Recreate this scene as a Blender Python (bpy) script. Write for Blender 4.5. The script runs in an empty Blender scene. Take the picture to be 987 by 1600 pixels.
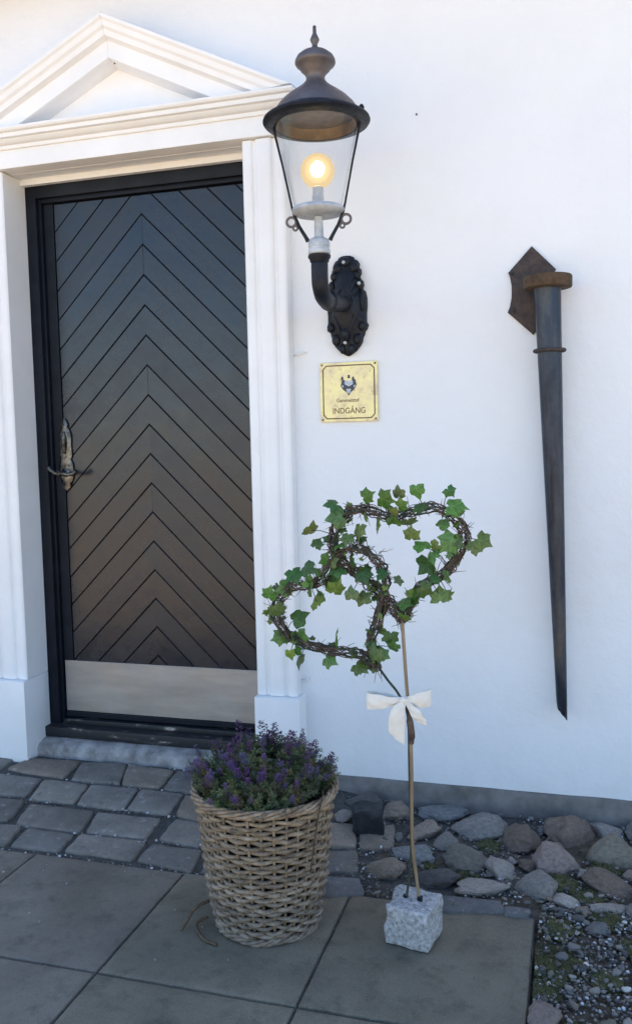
import bpy, bmesh, math, random
from math import sin, cos, pi, radians
from mathutils import Vector, Matrix, noise

random.seed(7)
scene = bpy.context.scene
COL = scene.collection

# ------------------------------------------------------------------ camera
YAW, PITCH, ROLL = radians(16.4), radians(4.6), radians(1.3)
cam_data = bpy.data.cameras.new("camera")
cam = bpy.data.objects.new("camera", cam_data)
COL.objects.link(cam)
_fw = Vector((-sin(YAW) * cos(PITCH), cos(YAW) * cos(PITCH), -sin(PITCH)))
_r0 = Vector((cos(YAW), sin(YAW), 0))
_u0 = _r0.cross(_fw)
_rt = _r0 * cos(ROLL) - _u0 * sin(ROLL)
_up = _r0 * sin(ROLL) + _u0 * cos(ROLL)
_m = Matrix((( _rt.x, _up.x, -_fw.x, 0.0), (_rt.y, _up.y, -_fw.y, -3.0), (_rt.z, _up.z, -_fw.z, 1.31), (0, 0, 0, 1)))
cam.matrix_world = _m
cam_data.sensor_fit = 'VERTICAL'
cam_data.sensor_height = 36.0
cam_data.lens = 36.0 * 1350.0 / 1600.0
cam_data.clip_start = 0.05
cam_data.clip_end = 2000.0
scene.camera = cam

# ------------------------------------------------------------------ sky, sun, exposure
SUN_EL = radians(57)
world = bpy.data.worlds.new("World")
scene.world = world
world.use_nodes = True
wn = world.node_tree
bgn = wn.nodes["Background"]
sky = wn.nodes.new("ShaderNodeTexSky")
sky.sky_type = 'NISHITA'
sky.sun_disc = False
sky.sun_elevation = SUN_EL
sky.sun_rotation = 0.0
sky.air_density = 1.0
sky.dust_density = 0.2
sky.ozone_density = 3.0
wn.links.new(sky.outputs[0], bgn.inputs[0])
bgn.inputs[1].default_value = 0.14

sun_data = bpy.data.lights.new("sun", 'SUN')
sun_data.energy = 5.0
sun_data.angle = radians(0.5)
sun_data.color = (1.0, 0.87, 0.70)
sun = bpy.data.objects.new("sun", sun_data)
COL.objects.link(sun)
sun.rotation_euler = Vector((0.0, -cos(SUN_EL), -sin(SUN_EL))).to_track_quat('-Z', 'Y').to_euler()

vs = scene.view_settings
scene.display_settings.display_device = 'sRGB'
vs.view_transform = 'Standard'
vs.look = 'None'
vs.gamma = 1.0
vs.use_curve_mapping = False
vs.exposure = 1.42

# ------------------------------------------------------------------ traced ground plan (metres)
SETTS= [[(-2.134, -0.161), (-2.101, -0.054), (-1.87, -0.046), (-1.862, -0.188)], [(-1.864, -0.05), (-1.678, -0.022), (-1.616, -0.191), (-1.824, -0.195)], [(-1.671, -0.025), (-1.46, -0.052), (-1.455, -0.192), (-1.612, -0.19)], [(-1.452, -0.046), (-1.299, -0.064), (-1.279, -0.203), (-1.439, -0.195)], [(-2.177, -0.198), (-1.938, -0.207), (-1.922, -0.34), (-2.144, -0.36)], [(-1.929, -0.211), (-1.734, -0.213), (-1.715, -0.35), (-1.9, -0.352)], [(-1.728, -0.212), (-1.531, -0.209), (-1.51, -0.358), (-1.702, -0.354)], [(-1.518, -0.213), (-1.348, -0.211), (-1.338, -0.358), (-1.502, -0.35)], [(-1.336, -0.218), (-1.187, -0.229), (-1.178, -0.388), (-1.312, -0.356)], [(-2.144, -0.373), (-1.902, -0.368), (-1.877, -0.509), (-2.118, -0.526)], [(-1.871, -0.386), (-1.607, -0.382), (-1.584, -0.526), (-1.844, -0.52)], [(-1.598, -0.387), (-1.348, -0.385), (-1.345, -0.513), (-1.565, -0.522)], [(-1.298, -0.375), (-1.16, -0.391), (-1.144, -0.529), (-1.304, -0.506)], [(-2.12, -0.534), (-1.807, -0.524), (-1.791, -0.64), (-2.1, -0.667)], [(-1.782, -0.534), (-1.598, -0.533), (-1.595, -0.641), (-1.772, -0.638)], [(-1.579, -0.529), (-1.335, -0.521), (-1.329, -0.632), (-1.577, -0.631)], [(-1.311, -0.534), (-1.132, -0.54), (-1.114, -0.66), (-1.318, -0.629)]]
SETTS_BEHIND= [[(-0.744, -0.451), (-0.652, -0.409), (-0.616, -0.54), (-0.72, -0.563)], [(-0.778, -0.267), (-0.693, -0.242), (-0.658, -0.394), (-0.743, -0.411)], [(-0.679, -0.26), (-0.571, -0.184), (-0.543, -0.357), (-0.643, -0.402)], [(-0.976, -0.44), (-0.769, -0.424), (-0.74, -0.559), (-0.952, -0.567)], [(-0.977, -0.306), (-0.796, -0.286), (-0.768, -0.407), (-0.97, -0.425)], [(-0.982, -0.184), (-0.824, -0.144), (-0.797, -0.263), (-0.97, -0.294)]]
KERBS= [[(-0.718, -0.601), (-0.601, -0.579), (-0.566, -0.665), (-0.694, -0.701)], [(-0.817, -0.616), (-0.726, -0.608), (-0.702, -0.699), (-0.799, -0.704)], [(-0.35, -0.615), (-0.184, -0.607), (-0.171, -0.665), (-0.351, -0.705)], [(-0.178, -0.632), (-0.102, -0.626), (-0.107, -0.675), (-0.17, -0.677)]]
STONES= [(-0.712, -0.087, 0.068, 0.045, (0.1, 0.105, 0.12)), (-0.585, -0.098, 0.059, 0.074, (0.3, 0.25, 0.21)), (-0.421, -0.067, 0.086, 0.055, (0.2, 0.23, 0.27)), (-0.277, -0.158, 0.093, 0.079, (0.23, 0.235, 0.245)), (-0.15, -0.215, 0.073, 0.085, (0.2, 0.15, 0.12)), (0.002, -0.117, 0.084, 0.102, (0.2, 0.15, 0.12)), (0.119, -0.071, 0.054, 0.047, (0.33, 0.31, 0.31)), (-0.461, -0.215, 0.044, 0.069, (0.3, 0.25, 0.21)), (-0.387, -0.272, 0.042, 0.067, (0.23, 0.235, 0.245)), (-0.478, -0.384, 0.073, 0.056, (0.2, 0.23, 0.27)), (-0.3, -0.392, 0.073, 0.065, (0.17, 0.17, 0.15)), (-0.201, -0.415, 0.044, 0.067, (0.33, 0.31, 0.31)), (-0.038, -0.337, 0.071, 0.073, (0.27, 0.21, 0.2)), (0.127, -0.242, 0.081, 0.084, (0.19, 0.18, 0.14)), (-0.383, -0.518, 0.066, 0.054, (0.1, 0.105, 0.12)), (-0.546, -0.504, 0.064, 0.058, (0.3, 0.25, 0.21)), (-0.247, -0.544, 0.077, 0.045, (0.33, 0.31, 0.31)), (-0.095, -0.495, 0.058, 0.08, (0.23, 0.235, 0.245)), (0.105, -0.432, 0.08, 0.064, (0.2, 0.15, 0.12)), (-0.01, -0.558, 0.041, 0.039, (0.42, 0.41, 0.41)), (0.108, -0.572, 0.055, 0.027, (0.33, 0.31, 0.31)), (0.037, -0.593, 0.022, 0.025, (0.3, 0.25, 0.21)), (-0.04, -0.224, 0.026, 0.024, (0.3, 0.25, 0.21)), (-0.547, -0.264, 0.019, 0.03, (0.23, 0.235, 0.245)), (-0.125, -0.367, 0.028, 0.038, (0.2, 0.15, 0.12)), (0.221, -0.085, 0.043, 0.059, (0.23, 0.235, 0.245)), (0.204, -0.378, 0.045, 0.054, (0.3, 0.25, 0.21)), (0.185, -0.57, 0.037, 0.042, (0.23, 0.235, 0.245)), (-0.345, -0.182, 0.024, 0.029, (0.17, 0.17, 0.15)), (-0.225, -0.442, 0.016, 0.022, (0.23, 0.235, 0.245)), (0.046, -0.376, 0.022, 0.022, (0.33, 0.31, 0.31)), (-0.083, -0.107, 0.018, 0.029, (0.2, 0.23, 0.27)), (0.07, -0.683, 0.03, 0.033, (0.2, 0.23, 0.27)), (-0.055, -1.086, 0.039, 0.05, (0.27, 0.21, 0.2)), (-0.173, -0.348, 0.02, 0.024, (0.33, 0.31, 0.31)), (-0.746, -0.211, 0.03, 0.048, (0.33, 0.31, 0.31))]
HEART_UPPER= [(-0.412, 0.854), (-0.395, 0.891), (-0.365, 0.936), (-0.306, 0.974), (-0.27, 1.017), (-0.253, 1.069), (-0.272, 1.108), (-0.33, 1.141), (-0.389, 1.128), (-0.44, 1.116), (-0.5, 1.134), (-0.545, 1.131), (-0.581, 1.094), (-0.593, 1.053), (-0.582, 1.012), (-0.548, 0.982), (-0.511, 0.956), (-0.473, 0.923), (-0.44, 0.888)]
HEART_LOWER= [(-0.48, 0.727), (-0.514, 0.754), (-0.577, 0.763), (-0.655, 0.775), (-0.709, 0.794), (-0.749, 0.838), (-0.748, 0.884), (-0.705, 0.93), (-0.651, 0.937), (-0.612, 0.964), (-0.59, 1.005), (-0.564, 1.033), (-0.533, 1.038), (-0.492, 1.022), (-0.461, 0.987), (-0.453, 0.947), (-0.46, 0.899), (-0.475, 0.845), (-0.493, 0.789)]
LEAVES= [(-0.583, 1.151, 0.0375), (-0.573, 1.117, 0.0477), (-0.644, 1.083, 0.0422), (-0.627, 1.049, 0.0307), (-0.496, 1.171, 0.0341), (-0.449, 1.164, 0.0443), (-0.417, 1.177, 0.0327), (-0.365, 1.186, 0.0375), (-0.286, 1.182, 0.0286), (-0.272, 1.146, 0.0511), (-0.406, 1.148, 0.0307), (-0.386, 1.105, 0.0375), (-0.384, 1.072, 0.0375), (-0.47, 1.094, 0.0422), (-0.518, 1.084, 0.0409), (-0.546, 1.064, 0.0341), (-0.541, 1.009, 0.0375), (-0.576, 0.98, 0.0477), (-0.581, 0.93, 0.0443), (-0.615, 0.967, 0.0341), (-0.659, 0.982, 0.0409), (-0.69, 0.966, 0.0409), (-0.72, 0.927, 0.0409), (-0.764, 0.911, 0.0395), (-0.743, 0.871, 0.0409), (-0.637, 0.891, 0.0409), (-0.686, 0.851, 0.0477), (-0.738, 0.796, 0.0375), (-0.687, 0.796, 0.0511), (-0.683, 0.739, 0.0395), (-0.712, 0.752, 0.0286), (-0.606, 0.739, 0.0375), (-0.583, 0.803, 0.0422), (-0.522, 0.726, 0.0409), (-0.48, 0.763, 0.0477), (-0.439, 0.807, 0.0375), (-0.431, 0.785, 0.0375), (-0.507, 0.969, 0.0409), (-0.496, 0.945, 0.0422), (-0.511, 0.906, 0.0422), (-0.539, 0.918, 0.0354), (-0.415, 0.958, 0.0245), (-0.354, 1.047, 0.0409), (-0.32, 1.043, 0.0313), (-0.331, 1.021, 0.0354), (-0.345, 0.996, 0.0491), (-0.285, 1.055, 0.0511), (-0.228, 1.044, 0.0341), (-0.205, 1.06, 0.0409), (-0.304, 1.102, 0.0341), (-0.349, 0.936, 0.0375), (-0.313, 0.921, 0.0443), (-0.291, 0.918, 0.0341), (-0.403, 0.901, 0.0443), (-0.378, 0.919, 0.0341), (-0.359, 1.141, 0.0341), (-0.651, 0.928, 0.0375), (-0.596, 0.947, 0.0409), (-0.459, 0.974, 0.0307), (-0.568, 1.046, 0.0341), (-0.607, 1.005, 0.0307), (-0.423, 1.105, 0.0273), (-0.326, 0.96, 0.0273), (-0.403, 0.864, 0.0307), (-0.459, 0.764, 0.0307)]


# ------------------------------------------------------------------ materials
MATS = {}

def new_mat(name):
    m = bpy.data.materials.new(name)
    m.use_nodes = True
    nt = m.node_tree
    MATS[name] = m
    return m, nt, nt.nodes["Principled BSDF"]

def node(nt, kind, **kw):
    n = nt.nodes.new(kind)
    for k, v in kw.items():
        setattr(n, k, v)
    return n

def coords(nt, mode='Object'):
    return nt.nodes.new("ShaderNodeTexCoord").outputs[mode]

def noise_tex(nt, src, scale, detail=4.0, rough=0.55, stretch=None):
    n = nt.nodes.new("ShaderNodeTexNoise")
    n.inputs["Scale"].default_value = scale
    n.inputs["Detail"].default_value = detail
    n.inputs["Roughness"].default_value = rough
    if stretch:
        mp = nt.nodes.new("ShaderNodeMapping")
        mp.inputs["Scale"].default_value = stretch
        nt.links.new(src, mp.inputs[0])
        src = mp.outputs[0]
    nt.links.new(src, n.inputs["Vector"])
    return n.outputs["Fac"]

def ramp(nt, fac, stops):
    r = nt.nodes.new("ShaderNodeValToRGB")
    el = r.color_ramp.elements
    while len(el) < len(stops):
        el.new(0.5)
    for e, (p, c) in zip(el, stops):
        e.position = p
        e.color = (c[0], c[1], c[2], 1) if not isinstance(c, (int, float)) else (c, c, c, 1)
    nt.links.new(fac, r.inputs[0])
    return r.outputs[0]

def mix(nt, fac, a, b, mode='MIX'):
    m = nt.nodes.new("ShaderNodeMix")
    m.data_type = 'RGBA'
    m.blend_type = mode
    for sock, v in ((m.inputs[0], fac), (m.inputs[6], a), (m.inputs[7], b)):
        if isinstance(v, (int, float)):
            sock.default_value = v
        elif isinstance(v, tuple):
            sock.default_value = (v[0], v[1], v[2], 1)
        else:
            nt.links.new(v, sock)
    return m.outputs[2]

def bump(nt, bsdf, layers):
    prev = None
    for h, strength, dist in layers:
        b = nt.nodes.new("ShaderNodeBump")
        b.inputs["Strength"].default_value = strength
        b.inputs["Distance"].default_value = dist
        nt.links.new(h, b.inputs["Height"])
        if prev is not None:
            nt.links.new(prev, b.inputs["Normal"])
        prev = b.outputs[0]
    nt.links.new(prev, bsdf.inputs["Normal"])

def simple(name, c1, c2, scale=20, rough=(0.5, 0.7), metal=0.0, bumps=((60, 0.2, 0.002),), spec=0.5, mode='Object', lo=0.35, hi=0.65, stretch=None):
    m, nt, b = new_mat(name)
    src = coords(nt, mode)
    f = noise_tex(nt, src, scale, 5, 0.6, stretch)
    nt.links.new(ramp(nt, f, [(lo, c1), (hi, c2)]), b.inputs["Base Color"])
    f2 = noise_tex(nt, src, scale * 2.3, 3)
    nt.links.new(ramp(nt, f2, [(0.3, rough[0]), (0.7, rough[1])]), b.inputs["Roughness"])
    b.inputs["Metallic"].default_value = metal
    b.inputs["Specular IOR Level"].default_value = spec
    if bumps:
        bump(nt, b, [(noise_tex(nt, src, s, 4, 0.6, stretch), st, d) for s, st, d in bumps])
    return m

def build_materials():
    # lime-washed plaster: uneven trowelled relief, faint dirt
    m, nt, b = new_mat("plaster")
    src = coords(nt)
    f = noise_tex(nt, src, 1.7, 6, 0.6)
    base = ramp(nt, f, [(0.25, (0.79, 0.80, 0.80)), (0.6, (0.84, 0.85, 0.855))])
    sp = noise_tex(nt, src, 55, 2, 0.5)
    spots = ramp(nt, sp, [(0.74, 0.0), (0.82, 0.45)])
    col = mix(nt, spots, base, (0.70, 0.66, 0.60))
    xyz = node(nt, "ShaderNodeSeparateXYZ")
    nt.links.new(src, xyz.inputs[0])
    n2 = noise_tex(nt, src, 9, 5, 0.65)
    ad = node(nt, "ShaderNodeMath", operation='MULTIPLY_ADD')
    nt.links.new(n2, ad.inputs[0]); ad.inputs[1].default_value = 0.22
    nt.links.new(xyz.outputs[2], ad.inputs[2])
    splash = ramp(nt, ad.outputs[0], [(0.18, 0.22), (0.28, 0.0)])     # splashed dirt along the foot of the wall
    col = mix(nt, splash, col, (0.60, 0.58, 0.53))
    nt.links.new(col, b.inputs["Base Color"])
    b.inputs["Roughness"].default_value = 0.9
    b.inputs["Specular IOR Level"].default_value = 0.2
    bump(nt, b, [(noise_tex(nt, src, 2.2, 3, 0.5), 0.6, 0.04), (noise_tex(nt, src, 11, 5, 0.65), 0.6, 0.008), (noise_tex(nt, src, 130, 3, 0.6), 0.25, 0.0012)])
    # white gloss-worn paint on the door surround
    simple("white_paint", (0.82, 0.815, 0.80), (0.87, 0.865, 0.855), 6, (0.38, 0.55), 0, ((9, 0.25, 0.004), (150, 0.12, 0.0008)))
    m, nt, b = new_mat("door_paint")
    src = coords(nt)
    f = noise_tex(nt, src, 7, 5, 0.6)
    nt.links.new(ramp(nt, f, [(0.3, (0.007, 0.010, 0.018)), (0.7, (0.012, 0.014, 0.021))]), b.inputs["Base Color"])
    oi = node(nt, "ShaderNodeObjectInfo")
    rz = node(nt, "ShaderNodeMath", operation='MULTIPLY_ADD'); nt.links.new(oi.outputs["Random"], rz.inputs[0]); rz.inputs[1].default_value = 0.10
    nt.links.new(ramp(nt, noise_tex(nt, src, 14, 6, 0.7), [(0.3, 0.16), (0.7, 0.30)]), rz.inputs[2])
    nt.links.new(rz.outputs[0], b.inputs["Roughness"])
    b.inputs["Specular IOR Level"].default_value = 0.56
    rot = node(nt, "ShaderNodeMapping"); rot.inputs["Rotation"].default_value = (0, radians(45), 0); rot.inputs["Scale"].default_value = (1, 1, 1)
    sx = node(nt, "ShaderNodeSeparateXYZ"); nt.links.new(src, sx.inputs[0])
    ab = node(nt, "ShaderNodeMath", operation='ADD'); nt.links.new(sx.outputs[0], ab.inputs[0]); ab.inputs[1].default_value = 1.6
    ab2 = node(nt, "ShaderNodeMath", operation='ABSOLUTE'); nt.links.new(ab.outputs[0], ab2.inputs[0])
    cb = node(nt, "ShaderNodeCombineXYZ"); nt.links.new(ab2.outputs[0], cb.inputs[0]); nt.links.new(sx.outputs[2], cb.inputs[2])
    nt.links.new(cb.outputs[0], rot.inputs[0])
    grain = noise_tex(nt, rot.outputs[0], 30, 6, 0.65, (1, 1, 0.05))      # wood grain along each board, mirrored at the mitre
    bump(nt, b, [(noise_tex(nt, src, 5, 3), 0.2, 0.01), (grain, 0.22, 0.002), (noise_tex(nt, src, 90, 4), 0.12, 0.001)])
    simple("frame_paint", (0.004, 0.006, 0.011), (0.008, 0.011, 0.018), 9, (0.4, 0.55), 0, ((20, 0.15, 0.003), (110, 0.1, 0.001)), spec=0.22)
    # worn threshold: black paint rubbed through to pale wood in places
    m, nt, b = new_mat("worn_threshold")
    src = coords(nt)
    f = noise_tex(nt, src, 9, 6, 0.65, (1, 3, 3))
    nt.links.new(ramp(nt, f, [(0.55, (0.010, 0.011, 0.014)), (0.62, (0.06, 0.055, 0.05)), (0.68, (0.42, 0.38, 0.32))]), b.inputs["Base Color"])
    b.inputs["Roughness"].default_value = 0.55
    bump(nt, b, [(f, 0.4, 0.003)])
    simple("kick_steel", (0.36, 0.335, 0.315), (0.45, 0.42, 0.395), 4, (0.40, 0.58), 0.85, ((2.5, 0.10, 0.012), (40, 0.05, 0.001)), stretch=(1, 1, 5))
    simple("step_stone", (0.16, 0.15, 0.14), (0.40, 0.38, 0.36), 14, (0.7, 0.9), 0, ((25, 0.5, 0.008), (120, 0.4, 0.002)))
    simple("plinth_cement", (0.125, 0.112, 0.098), (0.22, 0.20, 0.18), 12, (0.8, 0.95), 0, ((18, 0.5, 0.01), (110, 0.5, 0.002)))
    simple("roof_tile", (0.20, 0.07, 0.04), (0.30, 0.11, 0.06), 3, (0.7, 0.9))
    simple("aged_brass", (0.03, 0.028, 0.026), (0.23, 0.21, 0.185), 45, (0.25, 0.45), 1.0, ((90, 0.2, 0.001),))
    simple("black_iron", (0.005, 0.007, 0.012), (0.011, 0.014, 0.022), 25, (0.4, 0.6), 0.0, ((55, 0.35, 0.003), (200, 0.2, 0.001)), spec=0.3)
    simple("lantern_metal", (0.105, 0.095, 0.098), (0.165, 0.14, 0.135), 18, (0.42, 0.6), 0.45, ((60, 0.2, 0.002),))
    simple("lantern_inside", (0.13, 0.085, 0.045), (0.22, 0.15, 0.085), 22, (0.35, 0.55), 0.6, ((50, 0.2, 0.002),))
    simple("weathered_grey", (0.36, 0.39, 0.42), (0.55, 0.57, 0.58), 30, (0.5, 0.7), 0.15, ((60, 0.3, 0.002),))
    simple("rusty_iron", (0.040, 0.034, 0.036), (0.085, 0.060, 0.050), 34, (0.6, 0.85), 0.25, ((45, 0.6, 0.004), (140, 0.5, 0.002)))
    simple("rust_brown", (0.055, 0.033, 0.018), (0.115, 0.068, 0.032), 30, (0.65, 0.9), 0.1, ((60, 0.5, 0.003),))
    # torch cone: blue-grey steel with a brown rust run on one side
    m, nt, b = new_mat("cone_steel")
    src = coords(nt)
    f = noise_tex(nt, src, 14, 7, 0.68, (1, 1, 0.22))
    n3 = noise_tex(nt, src, 60, 4)
    c = ramp(nt, f, [(0.34, (0.012, 0.018, 0.034)), (0.47, (0.030, 0.040, 0.060)), (0.60, (0.070, 0.074, 0.082)), (0.72, (0.13, 0.090, 0.062))])
    nt.links.new(mix(nt, 0.25, c, n3, 'OVERLAY'), b.inputs["Base Color"])
    b.inputs["Metallic"].default_value = 0.55
    nt.links.new(ramp(nt, f, [(0.4, 0.28), (0.7, 0.55)]), b.inputs["Roughness"])
    bump(nt, b, [(noise_tex(nt, src, 60, 4), 0.3, 0.002)])
    # brass plate with tarnish
    m, nt, b = new_mat("sign_brass")
    src = coords(nt)
    f = noise_tex(nt, src, 16, 6, 0.7)
    g = noise_tex(nt, src, 70, 4, 0.6)
    c = ramp(nt, f, [(0.40, (0.86, 0.75, 0.36)), (0.55, (0.76, 0.64, 0.36)), (0.68, (0.55, 0.44, 0.29))])
    c = mix(nt, ramp(nt, g, [(0.60, 0.0), (0.70, 0.5)]), c, (0.36, 0.25, 0.12))
    nt.links.new(c, b.inputs["Base Color"])
    b.inputs["Metallic"].default_value = 0.35
    b.inputs["Roughness"].default_value = 0.45
    bump(nt, b, [(g, 0.15, 0.0006)])
    simple("sign_engraving", (0.10, 0.065, 0.03), (0.20, 0.14, 0.07), 80, (0.5, 0.6), 0.2, ())
    simple("sign_emblem_dark", (0.03, 0.035, 0.05), (0.07, 0.08, 0.10), 90, (0.4, 0.5), 0.2, ())
    simple("sign_emblem_silver", (0.35, 0.38, 0.42), (0.5, 0.53, 0.56), 90, (0.4, 0.5), 0.4, ())
    # thin glass
    m, nt, b = new_mat("lantern_glass")
    nt.nodes.remove(b)
    out = nt.nodes["Material Output"]
    tr = node(nt, "ShaderNodeBsdfTransparent"); tr.inputs[0].default_value = (0.93, 0.94, 0.95, 1)
    gl = node(nt, "ShaderNodeBsdfGlossy"); gl.inputs["Roughness"].default_value = 0.05
    lw = node(nt, "ShaderNodeLayerWeight"); lw.inputs[0].default_value = 0.5
    pw = node(nt, "ShaderNodeMath", operation='POWER'); nt.links.new(lw.outputs["Facing"], pw.inputs[0]); pw.inputs[1].default_value = 4.0
    fr = node(nt, "ShaderNodeMath", operation='MULTIPLY_ADD'); nt.links.new(pw.outputs[0], fr.inputs[0]); fr.inputs[1].default_value = 0.45; fr.inputs[2].default_value = 0.035
    mx = node(nt, "ShaderNodeMixShader")
    nt.links.new(fr.outputs[0], mx.inputs[0]); nt.links.new(tr.outputs[0], mx.inputs[1]); nt.links.new(gl.outputs[0], mx.inputs[2])
    nt.links.new(mx.outputs[0], out.inputs[0])
    # amber bulb envelope: tinted glass that glows
    m, nt, b = new_mat("bulb_glass")
    nt.nodes.remove(b)
    out = nt.nodes["Material Output"]
    tr = node(nt, "ShaderNodeBsdfTransparent"); tr.inputs[0].default_value = (1.0, 0.88, 0.62, 1)
    em = node(nt, "ShaderNodeEmission"); em.inputs[0].default_value = (1.0, 0.77, 0.44, 1); em.inputs[1].default_value = 0.36
    mx = node(nt, "ShaderNodeMixShader"); mx.inputs[0].default_value = 0.62
    nt.links.new(tr.outputs[0], mx.inputs[1]); nt.links.new(em.outputs[0], mx.inputs[2])
    nt.links.new(mx.outputs[0], out.inputs[0])
    m, nt, b = new_mat("bulb_filament")
    b.inputs["Emission Color"].default_value = (1.0, 0.88, 0.62, 1)
    b.inputs["Emission Strength"].default_value = 12.0
    m, nt, b = new_mat("glow_shell")  # mostly clear emissive skin that imitates the soft glow round the core
    nt.nodes.remove(b)
    out = nt.nodes["Material Output"]
    tr = node(nt, "ShaderNodeBsdfTransparent")
    em = node(nt, "ShaderNodeEmission"); em.inputs[0].default_value = (1.0, 0.82, 0.52, 1); em.inputs[1].default_value = 1.0
    mx = node(nt, "ShaderNodeMixShader"); mx.inputs[0].default_value = 0.15
    nt.links.new(tr.outputs[0], mx.inputs[1]); nt.links.new(em.outputs[0], mx.inputs[2]); nt.links.new(mx.outputs[0], out.inputs[0])
    # ground
    m, nt, b = new_mat("slab_concrete")
    src = coords(nt)
    geo = node(nt, "ShaderNodeNewGeometry"); src = geo.outputs["Position"]
    f = noise_tex(nt, src, 3.4, 8, 0.68)
    c = ramp(nt, f, [(0.28, (0.130, 0.108, 0.082)), (0.5, (0.205, 0.172, 0.132)), (0.72, (0.265, 0.225, 0.175))])
    st = noise_tex(nt, src, 14, 6, 0.7)
    c = mix(nt, ramp(nt, st, [(0.34, 0.6), (0.50, 0.0)]), c, (0.095, 0.082, 0.062))
    oi = node(nt, "ShaderNodeObjectInfo")
    c = mix(nt, 0.7, c, oi.outputs["Color"], 'MULTIPLY')
    al = noise_tex(nt, src, 3.1, 5, 0.65)
    c = mix(nt, ramp(nt, al, [(0.50, 0.0), (0.72, 0.45)]), c, (0.115, 0.112, 0.070))       # algae film
    c = mix(nt, ramp(nt, noise_tex(nt, src, 260, 2), [(0.58, 0.0), (0.72, 0.5)]), c, (0.30, 0.29, 0.27))
    c = mix(nt, ramp(nt, noise_tex(nt, src, 190, 2), [(0.30, 0.5), (0.40, 0.0)]), c, (0.06, 0.055, 0.05))
    nt.links.new(c, b.inputs["Base Color"])
    nt.links.new(ramp(nt, f, [(0.3, 0.62), (0.7, 0.82)]), b.inputs["Roughness"])
    b.inputs["Specular IOR Level"].default_value = 0.35
    bump(nt, b, [(noise_tex(nt, src, 6, 4), 0.2, 0.01), (noise_tex(nt, src, 170, 3), 0.35, 0.0012)])
    m, nt, b = new_mat("stone")
    src = coords(nt)
    oi = node(nt, "ShaderNodeObjectInfo")
    off = node(nt, "ShaderNodeVectorMath", operation='MULTIPLY_ADD')
    cmb = node(nt, "ShaderNodeCombineXYZ")
    nt.links.new(oi.outputs["Random"], cmb.inputs[0]); nt.links.new(oi.outputs["Random"], cmb.inputs[2])
    nt.links.new(cmb.outputs[0], off.inputs[0]); off.inputs[1].default_value = (31, 17, 23)
    nt.links.new(src, off.inputs[2])
    v = off.outputs[0]
    f = noise_tex(nt, v, 5, 9, 0.72)
    c = mix(nt, 1.0, oi.outputs["Color"], ramp(nt, f, [(0.25, 0.45), (0.5, 0.95), (0.75, 1.35)]), 'MULTIPLY')
    g = noise_tex(nt, v, 28, 5, 0.7)
    c = mix(nt, ramp(nt, g, [(0.58, 0.0), (0.68, 0.4)]), c, (0.5, 0.48, 0.46))
    c = mix(nt, ramp(nt, g, [(0.30, 0.5), (0.40, 0.0)]), c, (0.03, 0.03, 0.035))
    nt.links.new(c, b.inputs["Base Color"])
    b.inputs["Roughness"].default_value = 0.78
    b.inputs["Specular IOR Level"].default_value = 0.35
    bump(nt, b, [(f, 0.8, 0.02), (noise_tex(nt, v, 24, 6, 0.7), 0.7, 0.006)])
    m, nt, b = new_mat("granite")
    src = coords(nt)
    f = noise_tex(nt, src, 95, 3, 0.6)
    c = ramp(nt, f, [(0.32, (0.20, 0.195, 0.19)), (0.46, (0.34, 0.335, 0.325)), (0.60, (0.46, 0.45, 0.44)), (0.72, (0.58, 0.57, 0.56))])
    nt.links.new(c, b.inputs["Base Color"])
    b.inputs["Roughness"].default_value = 0.8
    bump(nt, b, [(noise_tex(nt, src, 30, 4), 0.6, 0.006), (f, 0.4, 0.002)])
    simple("joint_sand", (0.05, 0.047, 0.042), (0.10, 0.092, 0.08), 60, (0.85, 0.95), 0, ((150, 0.8, 0.004), (500, 0.6, 0.001)))
    simple("black_stone", (0.006, 0.007, 0.010), (0.016, 0.018, 0.024), 14, (0.5, 0.8), 0, ((20, 0.6, 0.008), (90, 0.5, 0.003)))
    simple("soil", (0.045, 0.036, 0.024), (0.115, 0.092, 0.064), 40, (0.85, 0.95), 0, ((60, 0.9, 0.01), (220, 0.7, 0.003)))
    simple("courtyard_gravel", (0.40, 0.31, 0.21), (0.54, 0.43, 0.30), 9, (0.85, 0.95), 0, ((80, 0.6, 0.01),))
    m, nt, b = new_mat("pebble_mix")
    oi = node(nt, "ShaderNodeObjectInfo")
    src = coords(nt)
    f = noise_tex(nt, src, 150, 3)
    c = mix(nt, 1.0, oi.outputs["Color"], ramp(nt, f, [(0.3, 0.7), (0.7, 1.15)]), 'MULTIPLY')
    nt.links.new(c, b.inputs["Base Color"]); b.inputs["Roughness"].default_value = 0.7
    m, nt, b = new_mat("gravel_mix")
    at = node(nt, "ShaderNodeAttribute"); at.attribute_name = "tint"
    src = coords(nt)
    f = noise_tex(nt, src, 150, 3)
    c = mix(nt, 1.0, at.outputs["Color"], ramp(nt, f, [(0.3, 0.7), (0.7, 1.15)]), 'MULTIPLY')
    nt.links.new(c, b.inputs["Base Color"]); b.inputs["Roughness"].default_value = 0.75
    simple("moss", (0.040, 0.046, 0.016), (0.105, 0.100, 0.036), 60, (0.9, 1.0), 0, ())
    # wicker: each rod its own tone, greyer towards the bottom rows
    m, nt, b = new_mat("wicker")
    src = coords(nt)
    oi = node(nt, "ShaderNodeObjectInfo")
    f = noise_tex(nt, src, 30, 7, 0.75, (1, 1, 2))
    c = ramp(nt, f, [(0.32, (0.075, 0.050, 0.030)), (0.50, (0.27, 0.190, 0.112)), (0.72, (0.48, 0.365, 0.235))])
    c = mix(nt, 1.0, c, oi.outputs["Color"], 'MULTIPLY')
    nt.links.new(c, b.inputs["Base Color"])
    b.inputs["Roughness"].default_value = 0.62
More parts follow.
